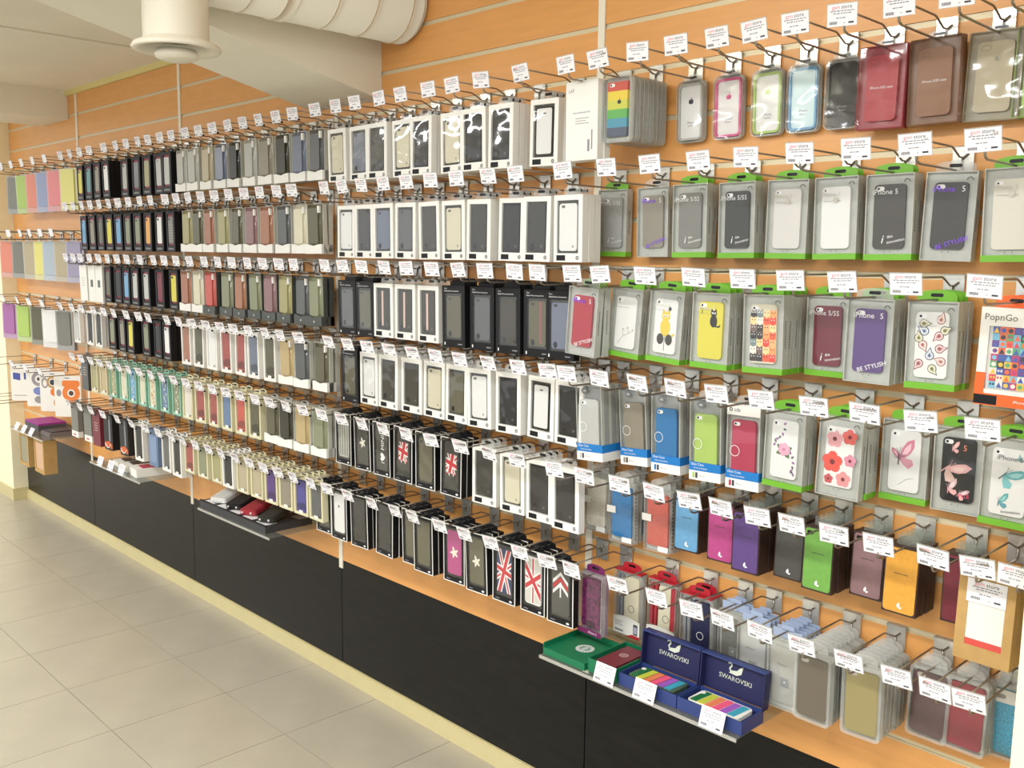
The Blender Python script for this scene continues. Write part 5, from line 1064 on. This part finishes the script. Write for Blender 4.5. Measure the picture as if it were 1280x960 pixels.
navy_box(3.983, 'open navy gift box beside the green box, striped phone case inside', False)
navy_box(4.153, 'open navy gift box nearest the camera, white-edged striped phone case', True)
ticket(3.868, -0.236, 'white price ticket in front of the green gift box')
ticket(3.988, -0.236, 'white price ticket before the first navy gift box')
ticket(4.172, -0.236, 'white price ticket before the nearest navy gift box')

# black tray with flip pouches
t = thing('black_display_tray', 'long black display tray on the acrylic shelf', 'tray', (2.005, -0.135, SZ))
q = MB(); q.box(-0.255, 0.255, -0.095, 0.100, 0.0, 0.024, mat('tray_black', (52, 52, 56), 0.5)); q.box(-0.255, 0.255, -0.095, -0.088, 0.024, 0.028, M_BLACK); place('tray_body', q.mesh('tray_body'), t)
q = MB()
for i in range(5): q.box(-0.235+0.1*i, -0.165+0.1*i, -0.085, -0.035, 0.0242, 0.0250, M_TAG)
for i in range(5): q.box(-0.215+0.1*i, -0.155+0.1*i, 0.05, 0.092, 0.0242, 0.0250, C(160, 162, 164))
place('ticket_strip', q.mesh('ticket_strip'), t)
def pouch(x, col, label, rz=0.0, tilt=0.16):
    t = thing('flip_pouch', label, 'phone pouch', (x, -0.205, SZ+0.029), (tilt, 0, rz), 'flip pouches on the black tray')
    q = MB(); q.v = []; 
    b = MB(); b.rrect(-0.036, 0.036, -0.0, 0.135, 0.010, -0.016, 0.0, cm(col, 0.4)); me = b.mesh('pouch_body')
    place('pouch_body', me, t, (0, 0, 0), (-PI/2, 0, 0))
    b = MB(); b.rrect(-0.030, 0.030, 0.006, 0.129, 0.008, -0.0185, -0.016, mat('flap_'+col, tuple(min(255, int(x_*0.85+14)) for x_ in PAL[col]), 0.4)); place('flap', b.mesh('flap'), t, (0, 0, 0), (-PI/2, 0, 0))
    b = MB(); b.box(-0.024, -0.018, -0.012, -0.006, -0.003, 0.0, M_WHITE); b.box(0.014, 0.020, -0.012, -0.006, -0.003, 0.0, M_WHITE); place('clips', b.mesh('clips'), t, (0, 0, 0), (-PI/2, 0, 0))
pouch(1.85, 'white', 'white flip pouch lying on the black tray', 0.45)
pouch(1.975, 'black', 'black flip pouch between the white and red pouches', 0.42)
pouch(2.085, 'red', 'bright red flip pouch lying on the black tray', 0.42)
pouch(2.215, 'charcoal', 'dark flip pouch at the near end of the black tray', 0.42)

# white boxes on the third shelf
def flat_box(x, y, col, label, hgt=0.030):
    t = thing('flat_white_box', label, 'box', (x, y, SZ), (0, 0, -0.12), 'white boxes on the third shelf')
    q = MB(); q.rrect(-0.05, 0.05, -0.085, 0.085, 0.006, 0.0, hgt, M_WHITE); place('carton', q.mesh('carton'), t, (0, 0, hgt), (-PI/2, 0, 0))
    q = MB(); q.box(-0.032, 0.032, -0.05, 0.045, hgt, hgt+0.004, cm(col, 0.3)); place('case_in_lid', q.mesh('case_in_lid'), t)
    q = MB(); q.box(-0.030, 0.010, -0.006, 0.0, hgt+0.004, hgt+0.0044, M_WINK); place('case_lettering', q.mesh('case_lettering'), t)
flat_box(0.83, -0.11, 'black', 'white flat box with black case at the far end of its shelf', 0.022)
flat_box(0.957, -0.125, 'charcoal', 'middle white flat box with dark case on its shelf', 0.030)
flat_box(1.085, -0.135, 'crimson', 'white flat box with red case on the acrylic shelf', 0.036)
for i, x in enumerate((0.76, 0.885, 1.005)): ticket(x, -0.232, 'white price ticket before the white flat boxes, %s from far end' % ORD[i+1])

# far shelf
t = thing('purple_box', 'flat grey box with purple top on the far acrylic shelf', 'box', (-0.38, -0.11, SZ))
q = MB(); q.box(-0.11, 0.11, -0.075, 0.075, 0.0, 0.036, C(84, 80, 84)); place('carton', q.mesh('carton'), t)
q = MB(); q.box(-0.108, 0.108, -0.073, 0.073, 0.036, 0.046, C(158, 44, 142)); place('purple_lid', q.mesh('purple_lid'), t)
t = thing('grey_flat_box', 'low dark grey box beside the purple-topped box', 'box', (-0.15, -0.12, SZ))
q = MB(); q.box(-0.07, 0.07, -0.07, 0.07, 0.0, 0.020, C(110, 100, 100)); place('carton', q.mesh('carton'), t)
q = MB(); q.box(-0.055, 0.055, -0.055, 0.055, 0.020, 0.026, C(60, 56, 60)); place('top_panel', q.mesh('top_panel'), t)
for i, x in enumerate((-0.46, -0.34, -0.22)): ticket(x, -0.225, 'price ticket on the far shelf, %s from the pale wall end' % ORD[i+1], lean=-0.5)
K = mat('kraft_card', (186, 150, 92), 0.7)
def kraft_hang(x, label, win):
    t = thing('hanging_kraft_box', label, 'box', (x, -0.135, 0.350), group='kraft boxes hanging under the far shelf')
    q = MB(); frame_box(q, 0.15, 0.185, 0.07, K, 0.014, 0.014, 0.02, 0.014); place('carton', q.mesh('carton'), t)
    q = MB(); q.box(-0.060, 0.060, -0.0665, -0.064, 0.021, 0.170, win); place('window_insert', q.mesh('window_insert'), t)
    q = MB(); tabp(q, 0.05, 0.184, 0.02, K); place('hang_tab', q.mesh('hang_tab'), t)
kraft_hang(-0.47, 'kraft box with grey window hanging nearest the pale wall end', C(150, 146, 120))
kraft_hang(-0.22, 'kraft box with pinkish front hanging under the far shelf', C(208, 172, 140))
bpy.context.view_layer.update()
